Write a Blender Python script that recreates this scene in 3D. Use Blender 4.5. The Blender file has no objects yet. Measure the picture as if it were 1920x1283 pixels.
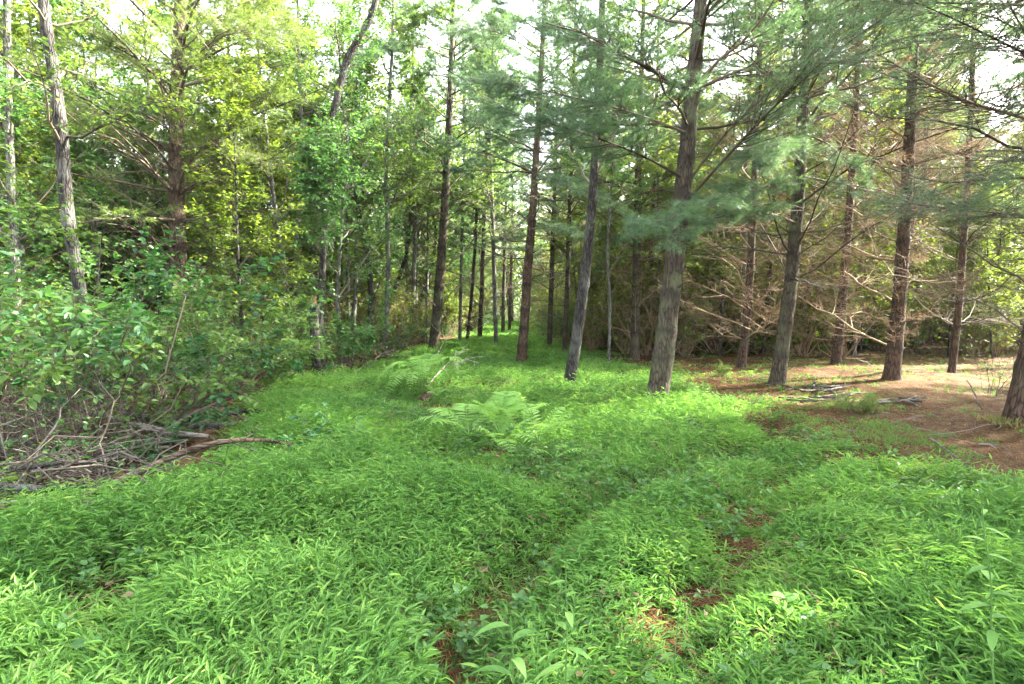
import bpy, math, time
import numpy as np
T00 = time.time()
RNG = np.random.default_rng
C = bpy.context.scene.collection
PI = math.pi

# ------------------------------------------------------------------ camera model
F, CX, CY, HZ = 1067.0, 960.0, 641.5, 577.0
PITCH = math.atan((CY - HZ) / F)
CAMZ = 1.62
ca, sa = math.cos(PITCH), math.sin(PITCH)

def ray(px, py):
    px = np.asarray(px, float); py = np.asarray(py, float)
    x = (px - CX) / F; z = -(py - CY) / F
    return np.stack([x, ca + z * sa, -sa + z * ca], -1)

# ------------------------------------------------------------------ noise
def vnoise(x, y, sc, seed=0):
    x = np.asarray(x) / sc + 1000.3; y = np.asarray(y) / sc + 1000.7
    xi = np.floor(x).astype(np.int64); yi = np.floor(y).astype(np.int64)
    fx = x - xi; fy = y - yi
    fx = fx * fx * (3 - 2 * fx); fy = fy * fy * (3 - 2 * fy)
    def h(a, b):
        n = (a * 374761393 + b * 668265263 + seed * 2147483647) & 0xffffffff
        n = ((n ^ (n >> 13)) * 1274126177) & 0xffffffff
        return ((n ^ (n >> 16)) & 0xffff) / 65535.0
    return (h(xi, yi) * (1 - fx) + h(xi + 1, yi) * fx) * (1 - fy) + (h(xi, yi + 1) * (1 - fx) + h(xi + 1, yi + 1) * fx) * fy

def sstep(a, b, x):
    t = np.clip((x - a) / (b - a), 0, 1)
    return t * t * (3 - 2 * t)

def flat_at(px, py, z=0.0):
    d = ray(px, py)
    t = (z - CAMZ) / d[..., 2]
    return d[..., 0] * t, d[..., 1] * t

# ------------------------------------------------------------------ ground shape
def poly_dist(x, y, pts):
    best = np.full(np.shape(x), 1e9)
    for (x0, y0), (x1, y1) in zip(pts[:-1], pts[1:]):
        dx, dy = x1 - x0, y1 - y0
        t = np.clip(((x - x0) * dx + (y - y0) * dy) / (dx * dx + dy * dy), 0, 1)
        best = np.minimum(best, np.hypot(x - x0 - t * dx, y - y0 - t * dy))
    return best

def wpts(pix):
    return [tuple(float(c) for c in flat_at(a, b)) for a, b in pix]

RUT1 = wpts([(820, 1400), (860, 1230), (1000, 1060), (1110, 970), (1250, 900), (1390, 852), (1470, 828), (1440, 790)])
RUT2 = wpts([(1180, 1400), (1290, 1180), (1370, 1060), (1410, 960), (1470, 905), (1560, 880), (1650, 858)])
EDGE_R = sorted(wpts([(4200, 1500), (2300, 960), (1920, 925), (1760, 895), (1640, 862), (1530, 828), (1420, 792), (1330, 752), (1230, 712), (1100, 672), (1040, 650), (1000, 628), (980, 606)]), key=lambda p: p[1])
EDGE_L = sorted(wpts([(-2600, 1600), (-300, 1010), (0, 975), (210, 945), (330, 905), (400, 868), (440, 820), (450, 765), (520, 728), (630, 700), (720, 672), (800, 650), (860, 636), (900, 618), (925, 604)]), key=lambda p: p[1])
ERx, ERy = [p[0] for p in EDGE_R], [p[1] for p in EDGE_R]
ELx, ELy = [p[0] for p in EDGE_L], [p[1] for p in EDGE_L]

MOUNDS = [(760, 730, .8, .16), (900, 850, 1.1, .10), (600, 830, 1.5, .10), (1640, 700, 1.3, .10), (300, 760, 2.2, .16), (1480, 760, 1.0, .07), (500, 700, 1.2, .1)]
MW = [(*flat_at(a, b), r, h) for a, b, r, h in MOUNDS]

def hgt(x, y):
    x = np.asarray(x, float); y = np.asarray(y, float)
    near = 1 - sstep(14, 30, y)
    z = 0.10 * (vnoise(x, y, 3.1, 1) - .5) + 0.05 * (vnoise(x, y, 1.0, 2) - .5) + .02 * (vnoise(x, y, .35, 3) - .5)
    z = z * (.4 + .6 * near)
    z = z - .12 * np.exp(-(poly_dist(x, y, RUT1) / .26) ** 2) - .11 * np.exp(-(poly_dist(x, y, RUT2) / .26) ** 2)
    for mx, my, r, h in MW:
        z = z + h * np.exp(-((x - mx) ** 2 + (y - my) ** 2) / r ** 2)
    z = z + 4.0 * sstep(60, 170, np.hypot(x, y))
    return z

def at(px, py, lift=0.0):
    z = lift
    for _ in range(6):
        x, y = flat_at(px, py, z)
        z = float(hgt(x, y)) + lift
    return np.array([float(x), float(y), z])

def atY(px, py, Y):
    d = ray(px, py)
    return np.array([d[0] * Y / d[1], Y, CAMZ + d[2] * Y / d[1]])

# ------------------------------------------------------------------ materials
def nodes(name):
    m = bpy.data.materials.new(name); m.use_nodes = True
    nt = m.node_tree; nt.nodes.clear()
    def N(t, **k):
        n = nt.nodes.new(t)
        for a, b in k.items():
            setattr(n, a, b)
        return n
    return m, nt, N, nt.links.new

def ramp(N, stops):
    r = N('ShaderNodeValToRGB')
    e = r.color_ramp.elements
    while len(e) < len(stops): e.new(0.5)
    for i, (p, c) in enumerate(stops):
        e[i].position = p; e[i].color = (*c, 1)
    return r

def leaf_mat(name, cols, trans=.45, tcol=(1.15, 1.25, .5), rough=.5, spec=.3, objvar=.25):
    m, nt, N, L = nodes(name)
    at_ = N('ShaderNodeAttribute', attribute_name='v')
    oi = N('ShaderNodeObjectInfo')
    mix = N('ShaderNodeMath', operation='MULTIPLY_ADD'); mix.inputs[1].default_value = objvar
    sub = N('ShaderNodeMath', operation='SUBTRACT'); sub.inputs[1].default_value = .5
    L(oi.outputs['Random'], sub.inputs[0]); L(sub.outputs[0], mix.inputs[0]); L(at_.outputs['Fac'], mix.inputs[2])
    r = ramp(N, [(i / (len(cols) - 1), c) for i, c in enumerate(cols)])
    L(mix.outputs[0], r.inputs[0])
    p = N('ShaderNodeBsdfPrincipled')
    p.inputs['Roughness'].default_value = rough; p.inputs['Specular IOR Level'].default_value = spec
    L(r.outputs[0], p.inputs['Base Color'])
    t = N('ShaderNodeBsdfTranslucent')
    mc = N('ShaderNodeMix', data_type='RGBA', blend_type='MULTIPLY'); mc.inputs[0].default_value = 1
    L(r.outputs[0], mc.inputs[6]); mc.inputs[7].default_value = (*[c * 1.25 for c in tcol], 1)
    L(mc.outputs[2], t.inputs['Color'])
    ms = N('ShaderNodeMixShader'); ms.inputs[0].default_value = trans
    L(p.outputs[0], ms.inputs[1]); L(t.outputs[0], ms.inputs[2])
    o = N('ShaderNodeOutputMaterial'); L(ms.outputs[0], o.inputs[0])
    return m

def bark_mat(name, c0, c1, c2, lichen=(.16, .2, .12), lich=.35, ringc=(.03, .022, .018), sc=1.0, bump=.6, lying=False):
    """bark with vertical fissures, a lichen wash and dark resin scars at the whorls (attribute v)"""
    m, nt, N, L = nodes(name)
    tc = N('ShaderNodeTexCoord'); mp = N('ShaderNodeMapping'); mp.inputs['Scale'].default_value = (26 * sc, 26 * sc, 5 * sc) if not lying else (6 * sc, 22 * sc, 26 * sc)
    L(tc.outputs['Object'], mp.inputs[0])
    n1 = N('ShaderNodeTexNoise'); n1.inputs['Scale'].default_value = 1; n1.inputs['Detail'].default_value = 6; n1.inputs['Distortion'].default_value = .6
    L(mp.outputs[0], n1.inputs['Vector'])
    vo = N('ShaderNodeTexVoronoi', feature='DISTANCE_TO_EDGE'); vo.inputs['Scale'].default_value = .9
    L(mp.outputs[0], vo.inputs['Vector'])
    r = ramp(N, [(.25, c0), (.5, c1), (.75, c2)]); L(n1.outputs[0], r.inputs[0])
    cr = N('ShaderNodeMapRange'); cr.inputs[1].default_value = 0; cr.inputs[2].default_value = .16; cr.inputs[3].default_value = .3; cr.inputs[4].default_value = 1
    L(vo.outputs[0], cr.inputs[0])
    mul = N('ShaderNodeMix', data_type='RGBA', blend_type='MULTIPLY'); mul.inputs[0].default_value = 1
    L(r.outputs[0], mul.inputs[6]); L(cr.outputs[0], mul.inputs[7])
    n2 = N('ShaderNodeTexNoise'); n2.inputs['Scale'].default_value = 2.6; n2.inputs['Detail'].default_value = 7
    L(tc.outputs['Object'], n2.inputs['Vector'])
    lr = N('ShaderNodeMapRange'); lr.inputs[1].default_value = .48; lr.inputs[2].default_value = .68; lr.inputs[4].default_value = lich * 2
    L(n2.outputs[0], lr.inputs[0])
    ml = N('ShaderNodeMix', data_type='RGBA'); L(lr.outputs[0], ml.inputs[0]); L(mul.outputs[2], ml.inputs[6]); ml.inputs[7].default_value = (*lichen, 1)
    a = N('ShaderNodeAttribute', attribute_name='v')
    mr = N('ShaderNodeMix', data_type='RGBA'); L(a.outputs['Fac'], mr.inputs[0]); L(ml.outputs[2], mr.inputs[6]); mr.inputs[7].default_value = (*ringc, 1)
    p = N('ShaderNodeBsdfPrincipled'); p.inputs['Roughness'].default_value = .85; p.inputs['Specular IOR Level'].default_value = .2
    L(mr.outputs[2], p.inputs['Base Color'])
    b = N('ShaderNodeBump'); b.inputs['Strength'].default_value = bump; b.inputs['Distance'].default_value = .03
    ad = N('ShaderNodeMath', operation='ADD'); L(n1.outputs[0], ad.inputs[0]); L(cr.outputs[0], ad.inputs[1])
    L(ad.outputs[0], b.inputs['Height']); L(b.outputs[0], p.inputs['Normal'])
    o = N('ShaderNodeOutputMaterial'); L(p.outputs[0], o.inputs[0])
    return m

def twig_mat(name, cols):
    m, nt, N, L = nodes(name)
    a = N('ShaderNodeAttribute', attribute_name='v')
    r = ramp(N, [(i / (len(cols) - 1), c) for i, c in enumerate(cols)]); L(a.outputs['Fac'], r.inputs[0])
    p = N('ShaderNodeBsdfPrincipled'); p.inputs['Roughness'].default_value = .8; p.inputs['Specular IOR Level'].default_value = .2
    L(r.outputs[0], p.inputs['Base Color'])
    o = N('ShaderNodeOutputMaterial'); L(p.outputs[0], o.inputs[0])
    return m

M = {}
M['grass'] = leaf_mat('grass_blades', [(.057, .148, .038), (.112, .245, .062), (.172, .325, .084), (.29, .41, .115)], .48, (1.12, 1.12, .55), .6, .2, 0)
M['needle'] = leaf_mat('pine_needles', [(.075, .14, .085), (.10, .18, .11), (.135, .225, .14)], .36, (1.2, 1.25, .6), .45, .35)
M['needle_yellow'] = leaf_mat('pine_needles_light', [(.09, .15, .05), (.13, .20, .06), (.18, .25, .08)], .42, (1.3, 1.2, .5), .45, .35)
M['leaf'] = leaf_mat('broad_leaves', [(.045, .115, .036), (.07, .165, .046), (.105, .225, .062)], .42, (1.15, 1.2, .65), .45, .35)
M['leaf_lime'] = leaf_mat('broad_leaves_lime', [(.072, .14, .036), (.11, .195, .048), (.16, .26, .066)], .42, (1.2, 1.15, .6), .5, .3)
M['leaf_brightened'] = leaf_mat('background_leaves_brightened', [(.075, .135, .03), (.125, .20, .04), (.19, .27, .055)], .52, (1.25, 1.12, .5), .5, .25)  # lighter yellow-green leaf copy; brightness put into the colour of dark background plants
M['leaf_dark'] = leaf_mat('broad_leaves_dark', [(.025, .08, .034), (.04, .115, .042), (.06, .16, .055)], .4, (1.2, 1.3, .45), .55, .25)
M['fern'] = leaf_mat('fern_leaf', [(.16, .31, .08), (.22, .39, .11), (.30, .47, .15)], .45, (1.2, 1.2, .5), .5, .3, .3)
M['weed'] = leaf_mat('weed_leaf', [(.05, .15, .05), (.07, .2, .06), (.10, .25, .08)], .4, (1.2, 1.2, .5), .6, .2, .3)
M['dry_grass'] = leaf_mat('dry_grass', [(.10, .14, .04), (.17, .19, .06), (.25, .24, .09)], .45, (1.2, 1.1, .6), .5, .3)
M['rust'] = leaf_mat('dead_needles', [(.09, .045, .02), (.17, .09, .04), (.26, .16, .075)], .35, (1.2, 1, .7), .6, .2)
M['rust_dead'] = leaf_mat('hanging_dead_needles', [(.10, .075, .045), (.17, .13, .08), (.26, .205, .13)], .4, (1.2, 1, .7), .6, .2)
M['bark'] = bark_mat('pine_bark', (.032, .025, .018), (.075, .06, .042), (.13, .105, .075), (.10, .115, .06), .4)
M['bark_red'] = bark_mat('red_pine_bark', (.038, .023, .017), (.09, .056, .04), (.155, .105, .075), (.11, .105, .065), .25)
M['bark_dark'] = bark_mat('dark_bark', (.02, .017, .016), (.052, .046, .042), (.10, .09, .08), (.20, .21, .18), .25, (.02, .018, .016), 1.2, .9)
M['bark_pale'] = bark_mat('pale_bark', (.06, .057, .053), (.14, .133, .12), (.26, .25, .23), (.2, .24, .16), .3, (.05, .05, .045), 1.3)
M['twig'] = twig_mat('dead_twig', [(.04, .031, .023), (.09, .07, .05), (.17, .135, .10)])
M['twig_red'] = twig_mat('reddish_dead_twig', [(.085, .055, .03), (.19, .128, .075), (.33, .245, .155)])
M['twig_grey'] = twig_mat('grey_twig', [(.06, .05, .042), (.14, .12, .10), (.26, .24, .21)])
M['twig_pale'] = twig_mat('bleached_twig', [(.28, .25, .2), (.38, .35, .3), (.5, .47, .41)])
M['stem'] = twig_mat('green_stem', [(.05, .12, .03), (.08, .16, .04), (.12, .2, .05)])
M['log'] = bark_mat('fallen_log_bark', (.045, .028, .02), (.10, .065, .045), (.18, .13, .095), (.2, .17, .13), .3, (.3, .25, .18), lying=True)
M['log_pale'] = bark_mat('bleached_log', (.07, .058, .048), (.16, .14, .12), (.28, .25, .22), (.36, .34, .31), .4, (.5, .38, .22), lying=True)
M['rot'] = bark_mat('rotten_wood', (.22, .10, .05), (.38, .20, .11), (.5, .3, .18), (.3, .14, .07), .3, (.12, .06, .03), 1.4)

# ------------------------------------------------------------------ mesh building
def mk_mesh(name, V, Q=None, Tr=None, mat=None, v=None, smooth=False):
    V = np.ascontiguousarray(V, np.float32).reshape(-1, 3)
    Q = np.zeros((0, 4), np.int32) if Q is None else np.asarray(Q, np.int32).reshape(-1, 4)
    Tr = np.zeros((0, 3), np.int32) if Tr is None else np.asarray(Tr, np.int32).reshape(-1, 3)
    me = bpy.data.meshes.new(name)
    me.vertices.add(len(V)); me.vertices.foreach_set('co', V.ravel())
    nl = Q.size + Tr.size
    me.loops.add(nl); me.loops.foreach_set('vertex_index', np.concatenate([Q.ravel(), Tr.ravel()]).astype(np.int32))
    me.polygons.add(len(Q) + len(Tr))
    ls = np.concatenate([np.arange(len(Q)) * 4, Q.size + np.arange(len(Tr)) * 3]).astype(np.int32)
    me.polygons.foreach_set('loop_start', ls)
    me.polygons.foreach_set('use_smooth', np.full(len(ls), bool(smooth)))
    if v is not None:
        a = me.attributes.new('v', 'FLOAT', 'POINT'); a.data.foreach_set('value', np.asarray(v, np.float32).ravel())
    me.update(calc_edges=True)
    if mat is not None: me.materials.append(mat)
    return me

class Acc:
    """collects vertices, quads, tris and the per-vertex value v"""
    def __init__(s): s.V, s.Q, s.T, s.A, s.n = [], [], [], [], 0
    def add(s, V, Q=None, T=None, v=0.5):
        V = np.asarray(V).reshape(-1, 3)
        if not len(V): return s
        if Q is not None and len(Q): s.Q.append(np.asarray(Q) + s.n)
        if T is not None and len(T): s.T.append(np.asarray(T) + s.n)
        s.V.append(V); s.A.append(np.broadcast_to(np.asarray(v, float), (len(V),)).astype(np.float32)); s.n += len(V)
        return s
    def mesh(s, name, mat, smooth=False):
        cat = lambda l, k: np.concatenate(l) if l else np.zeros((0, k), np.int32)
        return mk_mesh(name, cat(s.V, 3), cat(s.Q, 4), cat(s.T, 3), mat, np.concatenate(s.A) if s.A else None, smooth)

def nrm(a):
    return a / np.maximum(np.linalg.norm(a, axis=-1, keepdims=True), 1e-9)

def tubes(P, R, sides=4, v=None, rng=None, cap=False):
    """P (N,K,3), R (N,K) -> V, Q, v"""
    N, K, _ = P.shape
    t = nrm(np.gradient(P, axis=1))
    o = nrm(P[:, -1] - P[:, 0])
    ref = np.where(np.abs(o[:, 2:3]) > .8, np.array([[1., 0, 0]]), np.array([[0, 0, 1.]]))[:, None, :]
    u = nrm(np.cross(t, np.broadcast_to(ref, t.shape))); w = np.cross(t, u)
    a = np.arange(sides) * 2 * PI / sides
    if R.ndim == 2: R = np.repeat(R[:, :, None], sides, 2)
    V = P[:, :, None, :] + R[..., None] * (u[:, :, None, :] * np.cos(a)[None, None, :, None] + w[:, :, None, :] * np.sin(a)[None, None, :, None])
    base = (np.arange(N) * K * sides)[:, None, None]
    k = (np.arange(K - 1) * sides)[None, :, None]
    j = np.arange(sides)[None, None, :]; j2 = (j + 1) % sides
    Q = np.stack([base + k + j, base + k + j2, base + k + sides + j2, base + k + sides + j], -1).reshape(-1, 4)
    if cap and sides == 4:
        Q = np.concatenate([Q, np.stack([base[:, 0, 0] + (K - 1) * sides + i for i in range(4)], -1)])
    if v is None: v = .5
    v = np.asarray(v, float)
    if v.ndim == 1: v = np.repeat(v, K * sides)
    elif v.ndim == 2: v = np.repeat(v.ravel(), sides)
    return V.reshape(-1, 3), Q, v

def leaves(pos, d, nn, L, W, v, fold=.25, droop=.15, simple=False):
    """leaf blades: six points folded along the midrib (or a plain kite)"""
    d = nrm(d); side = nrm(np.cross(d, nn)); nn = np.cross(side, d)
    L = L[:, None]; W = W[:, None]
    tip = pos + d * L - nn * L * droop
    if simple:
        mid = pos + d * L * .42 
        V = np.stack([pos, mid + side * W * .5, tip, mid - side * W * .5], 1)
        n = len(pos); b = (np.arange(n) * 4)[:, None]
        return V.reshape(-1, 3), b + np.array([[0, 1, 2, 3]]), np.repeat(v, 4)
    a = pos + d * L * .28 + nn * W * fold * .5; c = pos + d * L * .66 + nn * (W * fold * .4 - L * droop * .35)
    V = np.stack([pos, a + side * W * .5, c + side * W * .4, tip, c - side * W * .4, a - side * W * .5], 1)
    n = len(pos); b = (np.arange(n) * 6)[:, None]
    Q = np.concatenate([b + np.array([[0, 1, 2, 3]]), b + np.array([[0, 3, 4, 5]])])
    return V.reshape(-1, 3), Q, np.repeat(v, 6)

def maple(pos, d, nn, L, v):
    """three-lobed leaves: three kites from one base"""
    d = nrm(d); side = nrm(np.cross(d, nn)); nn = np.cross(side, d)
    V, Q, A, off = [], [], [], 0
    for ang, k in ((0, 1.0), (.75, .78), (-.75, .78), (1.5, .42), (-1.5, .42)):
        dd = d * math.cos(ang) + side * math.sin(ang) - nn * .12
        vv, q, a = leaves(pos + d * L[:, None] * .05, dd, nn, L * k, L * .42 * k + .0, v, simple=True)
        V.append(vv); Q.append(q + off); A.append(a); off += len(vv)
    return np.concatenate(V), np.concatenate(Q), np.concatenate(A)

def grow(B, D, L, R, K, rng, up=0.0, wob=.05, rend=.25):
    """curving limbs: B base (N,3), D direction (N,3), L, R (N,)"""
    s = np.linspace(0, 1, K)[None, :, None]
    P = B[:, None] + D[:, None] * L[:, None, None] * s
    P[..., 2] += (np.asarray(up) * L)[:, None] * (s[..., 0] ** 2)
    w = np.cumsum(rng.normal(0, 1, P.shape), 1); w -= w[:, :1]
    P = P + w * (wob * L)[:, None, None] / K
    Rr = R[:, None] * (1 - (1 - rend) * s[..., 0])
    return P, Rr

def sample(P, R, idx, s):
    K = P.shape[1]; f = s * (K - 1); i = np.clip(f.astype(int), 0, K - 2); f = (f - i)[:, None]
    a, b = P[idx, i], P[idx, i + 1]
    return a * (1 - f) + b * f, nrm(b - a), R[idx, i] * (1 - f[:, 0]) + R[idx, i + 1] * f[:, 0]

def kids(P, R, n, rng, s0=.25, s1=.98, ang=(.6, 1.0), lf=.5, flat=.75, K=4, up=0., wob=.06, rmin=.0012, taper=.6, rf=.55):
    """side shoots on limbs; flat -> shoots lie in the limb's horizontal plane"""
    N = len(P)
    if N == 0: return P[:0, :K], R[:0, :K], np.zeros(0, int)
    idx = np.repeat(np.arange(N), n)
    s = rng.uniform(s0, s1, len(idx))
    b, t, r = sample(P, R, idx, s)
    Lp = np.linalg.norm(P[:, -1] - P[:, 0], axis=1)[idx]
    h = nrm(np.cross(t, np.array([[0, 0, 1.]]))) * rng.choice([-1, 1], len(idx))[:, None]
    rnd = rng.normal(0, 1, b.shape); rnd -= (rnd * t).sum(1, keepdims=True) * t
    side = nrm(h * flat + nrm(rnd) * (1 - flat))
    a = rng.uniform(*ang, len(idx))[:, None]
    D = t * np.cos(a) + side * np.sin(a)
    L = Lp * lf * (1 - taper * s) * rng.uniform(.6, 1.2, len(idx))
    PP, RR = grow(b, D, L, np.maximum(r * rf, rmin), K, rng, up, wob)
    return PP, np.maximum(RR, rmin), idx

def needles(P, R, rng, per_m, n=9, L=.09, W=.0035, s0=.15, acc=None, spread=.75):
    """tufts of long needles along shoots"""
    if not len(P): return
    Lp = np.linalg.norm(P[:, -1] - P[:, 0], axis=1)
    cnt = np.maximum(1, (Lp * per_m).astype(int)); idx = np.repeat(np.arange(len(P)), cnt)
    s = rng.uniform(s0, 1, len(idx)) ; b, t, _ = sample(P, R, idx, s)
    b = np.repeat(b, n, 0); t = np.repeat(t, n, 0)
    rd = rng.normal(0, 1, b.shape)
    d = nrm(t * rng.uniform(.35, 1.1, (len(b), 1)) + nrm(rd) * spread); d[:, 2] -= .12
    l = L * rng.uniform(.7, 1.15, (len(b), 1))
    sd = nrm(np.cross(d, rng.normal(0, 1, b.shape))) * W * .5
    V = np.stack([b - sd, b + sd, b + d * l], 1).reshape(-1, 3)
    vv = np.repeat(np.repeat(rng.uniform(0, 1, len(s)), n) * .7 + rng.uniform(0, .3, len(b)), 3)
    acc.add(V, None, np.arange(len(V)).reshape(-1, 3), vv)

# ------------------------------------------------------------------ objects
def tag(o, label=None, cat=None, group=None, kind=None):
    if label: o['label'] = label
    if cat: o['category'] = cat
    if group: o['group'] = group
    if kind: o['kind'] = kind
    return o

def link(name, me, parent=None, loc=None):
    o = bpy.data.objects.new(name, me); C.objects.link(o)
    if parent is not None: o.parent = parent
    if loc is not None: o.location = [float(c) for c in loc]
    return o

def thing(name, label, cat, loc=(0, 0, 0), group=None):
    o = link(name, None, None, loc)
    o.empty_display_size = .2
    return tag(o, label, cat, group)

def dup(root, loc, rz, sc=1.0, tilt=(0, 0), label=None, group=None):
    r = root.copy(); C.objects.link(r)
    r.location = [float(c) for c in loc]; r.rotation_euler = (tilt[0], tilt[1], rz); r.scale = (sc, sc, sc)
    if label: r['label'] = label
    if group: r['group'] = group
    for ch in list(root.children):
        c = ch.copy(); C.objects.link(c); c.parent = r
    return r

# ------------------------------------------------------------------ trunks
def trunk_mesh(P, R, rng, mat, whorls=(), sides=12, flare=.35, step=.09, lump=.05, name='trunk', ringamt=1.0):
    """P (k,3) rough axis, R (k,) radii -> smooth resampled trunk with root flare and whorl collars"""
    seg = np.r_[0, np.cumsum(np.linalg.norm(np.diff(P, axis=0), axis=1))]
    n = max(6, int(seg[-1] / step)); s = np.linspace(0, seg[-1], n)
    Q = np.stack([np.interp(s, seg, P[:, i]) for i in range(3)], 1)
    for _ in range(4):
        Q[1:-1] = (Q[:-2] + 2 * Q[1:-1] + Q[2:]) / 4
    r = np.interp(s, seg, R)
    z = Q[:, 2] - Q[0, 2]
    ring = np.zeros(n)
    for w in whorls: ring = np.maximum(ring, np.exp(-((z - w) / .07) ** 2))
    r = r * (1 + .09 * ring + flare * 1.35 * np.exp(-z / .17))
    a = np.arange(sides) * 2 * PI / sides
    rr = r[:, None] * (1 + lump * (vnoise(a[None, :] * 1.5 + 0 * s[:, None], s[:, None] * 1.4, .5, int(rng.integers(99))) - .5) * 2)
    rr = rr * (1 + (.35 * flare * np.exp(-z / .12))[:, None] * np.sin(a * 5 + rng.uniform(0, 6))[None, :])
    V, q, _ = tubes(Q[None], rr[None], sides)
    att = np.repeat(np.clip(ring * ringamt * rng.uniform(.6, 1, n), 0, 1), sides)
    acc = Acc(); acc.add(V, q, None, att)
    return acc.mesh(name, mat, True), Q, r

def axis_at(Q, r, z):
    zz = Q[:, 2]
    i = np.clip(np.searchsorted(zz, z), 1, len(zz) - 1)
    f = np.clip((z - zz[i - 1]) / np.maximum(zz[i] - zz[i - 1], 1e-6), 0, 1)[:, None]
    return Q[i - 1] * (1 - f) + Q[i] * f, r[i]

def pine(name, label, P, R, rng, group=None, dead=(1.0, 5.5), live=(5.0, 99), Ld=1.8, Ll=2.6, bark='bark', twig='twig', nd='needle',
         detail=1.0, split=False, skip=None, whorl=.5, sides=12, nden=1.0, nW=.004, dn=4, flare=.35, upd=.35, rusty=0):
    base = P[0].copy(); P = P - base
    H = P[-1, 2]
    top = thing(name, label, 'pine tree', base, group)
    wz = []; z = rng.uniform(.5, .9)
    while z < H - .3:
        wz.append(z); z += whorl * rng.uniform(.75, 1.3)
    me, Q, r = trunk_mesh(P, R, rng, M[bark], wz, sides, flare)
    link('trunk', me, top)
    B, D, L, R0, Z = [], [], [], [], []
    BL, DL, LL, RL = [], [], [], []
    for w in wz:
        n = int(rng.integers(3, 7)); a0 = rng.uniform(0, 2 * PI)
        c, rad = axis_at(Q, r, np.array([w])); c = c[0]; rad = rad[0]
        for k in range(n):
            a = a0 + k * 2 * PI / n + rng.normal(0, .3)
            d0 = np.array([math.cos(a), math.sin(a), 0.])
            if dead[0] < w < dead[1] and rng.uniform() < .85:
                e = rng.normal(.35, .22); l = Ld * rng.uniform(.25, 1.15) * (1.0 if rng.uniform() < .75 else .25)
                B.append(c + d0 * rad * .8); D.append(d0 * math.cos(e) + np.array([0, 0, math.sin(e)])); L.append(l); R0.append(min(rad * .22, .006 + .006 * l)); Z.append(w)
            if live[0] < w < live[1]:
                fr = (H - w) / max(H - live[0], .1)
                e = rng.normal(.25 + .5 * (1 - fr), .15); l = Ll * (.25 + .75 * min(1, fr * 1.3)) * rng.uniform(.6, 1.15)
                BL.append(c + d0 * rad * .8); DL.append(d0 * math.cos(e) + np.array([0, 0, math.sin(e)])); LL.append(l); RL.append(min(rad * .3, .007 + .008 * l))
    if split:
        ns_ = 16; zz = rng.uniform(.35, dead[0] + 2.2, ns_); cc, rd = axis_at(Q, r, zz); aa = rng.uniform(0, 2 * PI, ns_)
        dd = np.stack([np.cos(aa), np.sin(aa), rng.uniform(0, .6, ns_)], 1)
        PS, RS = grow(cc + dd * rd[:, None] * .85, nrm(dd), rng.uniform(.03, .14, ns_) + .02, rng.uniform(.010, .022, ns_) * (.5 + rd / .2), 4, rng, 0, .1, .5)
        for b in range(ns_):
            V, q, vv = tubes(PS[b:b + 1], RS[b:b + 1], 5, rng.uniform(0, .3, 1))
            link('branch_stub', Acc().add(V, q, None, vv).mesh('branch_stub', M['twig'], True), top)
    if B:
        B, D, L, R0 = map(np.array, (B, D, L, R0))
        P1, R1 = grow(B, D, L, R0, 7, rng, rng.normal(.02, upd * .5, len(B)), .16, .2)
        n2 = max(2, int(8 * detail))
        P2, R2, i2 = kids(P1, R1, n2, rng, .15, .97, (.5, 1.1), .48, .7, 5, .02, .16, .0022)
        P3, R3, i3 = kids(P2, R2, max(1, int(4.2 * detail)), rng, .1, .97, (.5, 1.1), .6, .5, 4, 0, .14, .0017)
        vb = rng.uniform(0, 1, len(B))
        if split:
            for b in range(len(B)):
                acc = Acc(); m2 = i2 == b; m3 = i2[i3] == b
                V, q, vv = tubes(P1[b:b + 1], R1[b:b + 1], 6, vb[b:b + 1]); acc.add(V, q, None, vv)
                for PP, RR in ((P2[m2], R2[m2]), (P3[m3], R3[m3])):
                    if len(PP):
                        V, q, vv = tubes(PP, RR, 3, rng.uniform(max(0, vb[b] - .3), min(1, vb[b] + .3), len(PP))); acc.add(V, q, None, vv)
                link('dead_branch', acc.mesh('dead_branch', M[twig], True), top)
        else:
            acc = Acc()
            for PP, RR, sd in ((P1, R1, 5), (P2, R2, 3), (P3, R3, 3)):
                V, q, vv = tubes(PP, RR, sd, rng.uniform(0, 1, len(PP))); acc.add(V, q, None, vv)
            link('dead_branches', acc.mesh('dead_branches', M[twig], True), top)
        if rusty:
            pick = (vnoise(P3[:, 0, 0] * 3 + P3[:, 0, 1], P3[:, 0, 2] * 2, 1.0, 9) > .68) & (rng.uniform(0, 1, len(P3)) < rusty * 4)
            acc = Acc(); needles(P3[pick], R3[pick], rng, 6, 7, .08, nW * .7, .1, acc, .8)
            link('dead_needles', acc.mesh('dead_needles', M['rust_dead']), top)
    if BL:
        BL, DL, LL, RL = map(np.array, (BL, DL, LL, RL))
        P1, R1 = grow(BL, DL, LL, RL, 7, rng, rng.normal(-.02, .1, len(BL)), .12, .2)
        P2, R2, _ = kids(P1, R1, max(3, int(9 * detail)), rng, .22, .99, (.5, .9), .5, .8, 4, .06, .1, .002)
        P3, R3, _ = kids(P2, R2, max(2, int(3.5 * detail)), rng, .3, .98, (.5, .9), .5, .7, 3, .1, .08, .0018)
        acc = Acc()
        for PP, RR, sd in ((P1, R1, 5), (P2, R2, 3)):
            V, q, vv = tubes(PP, RR, sd, rng.uniform(0, 1, len(PP))); acc.add(V, q, None, vv)
        link('limbs', acc.mesh('limbs', M['twig'], True), top)
        acc = Acc()
        needles(P2, R2, rng, 16 * nden, 10, .115, nW * 1.15, .2, acc, .6); needles(P3, R3, rng, 25 * nden, 10, .115, nW * 1.15, .1, acc, .6)
        link('crown', acc.mesh('crown', M[nd]), top)
    return top

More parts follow.
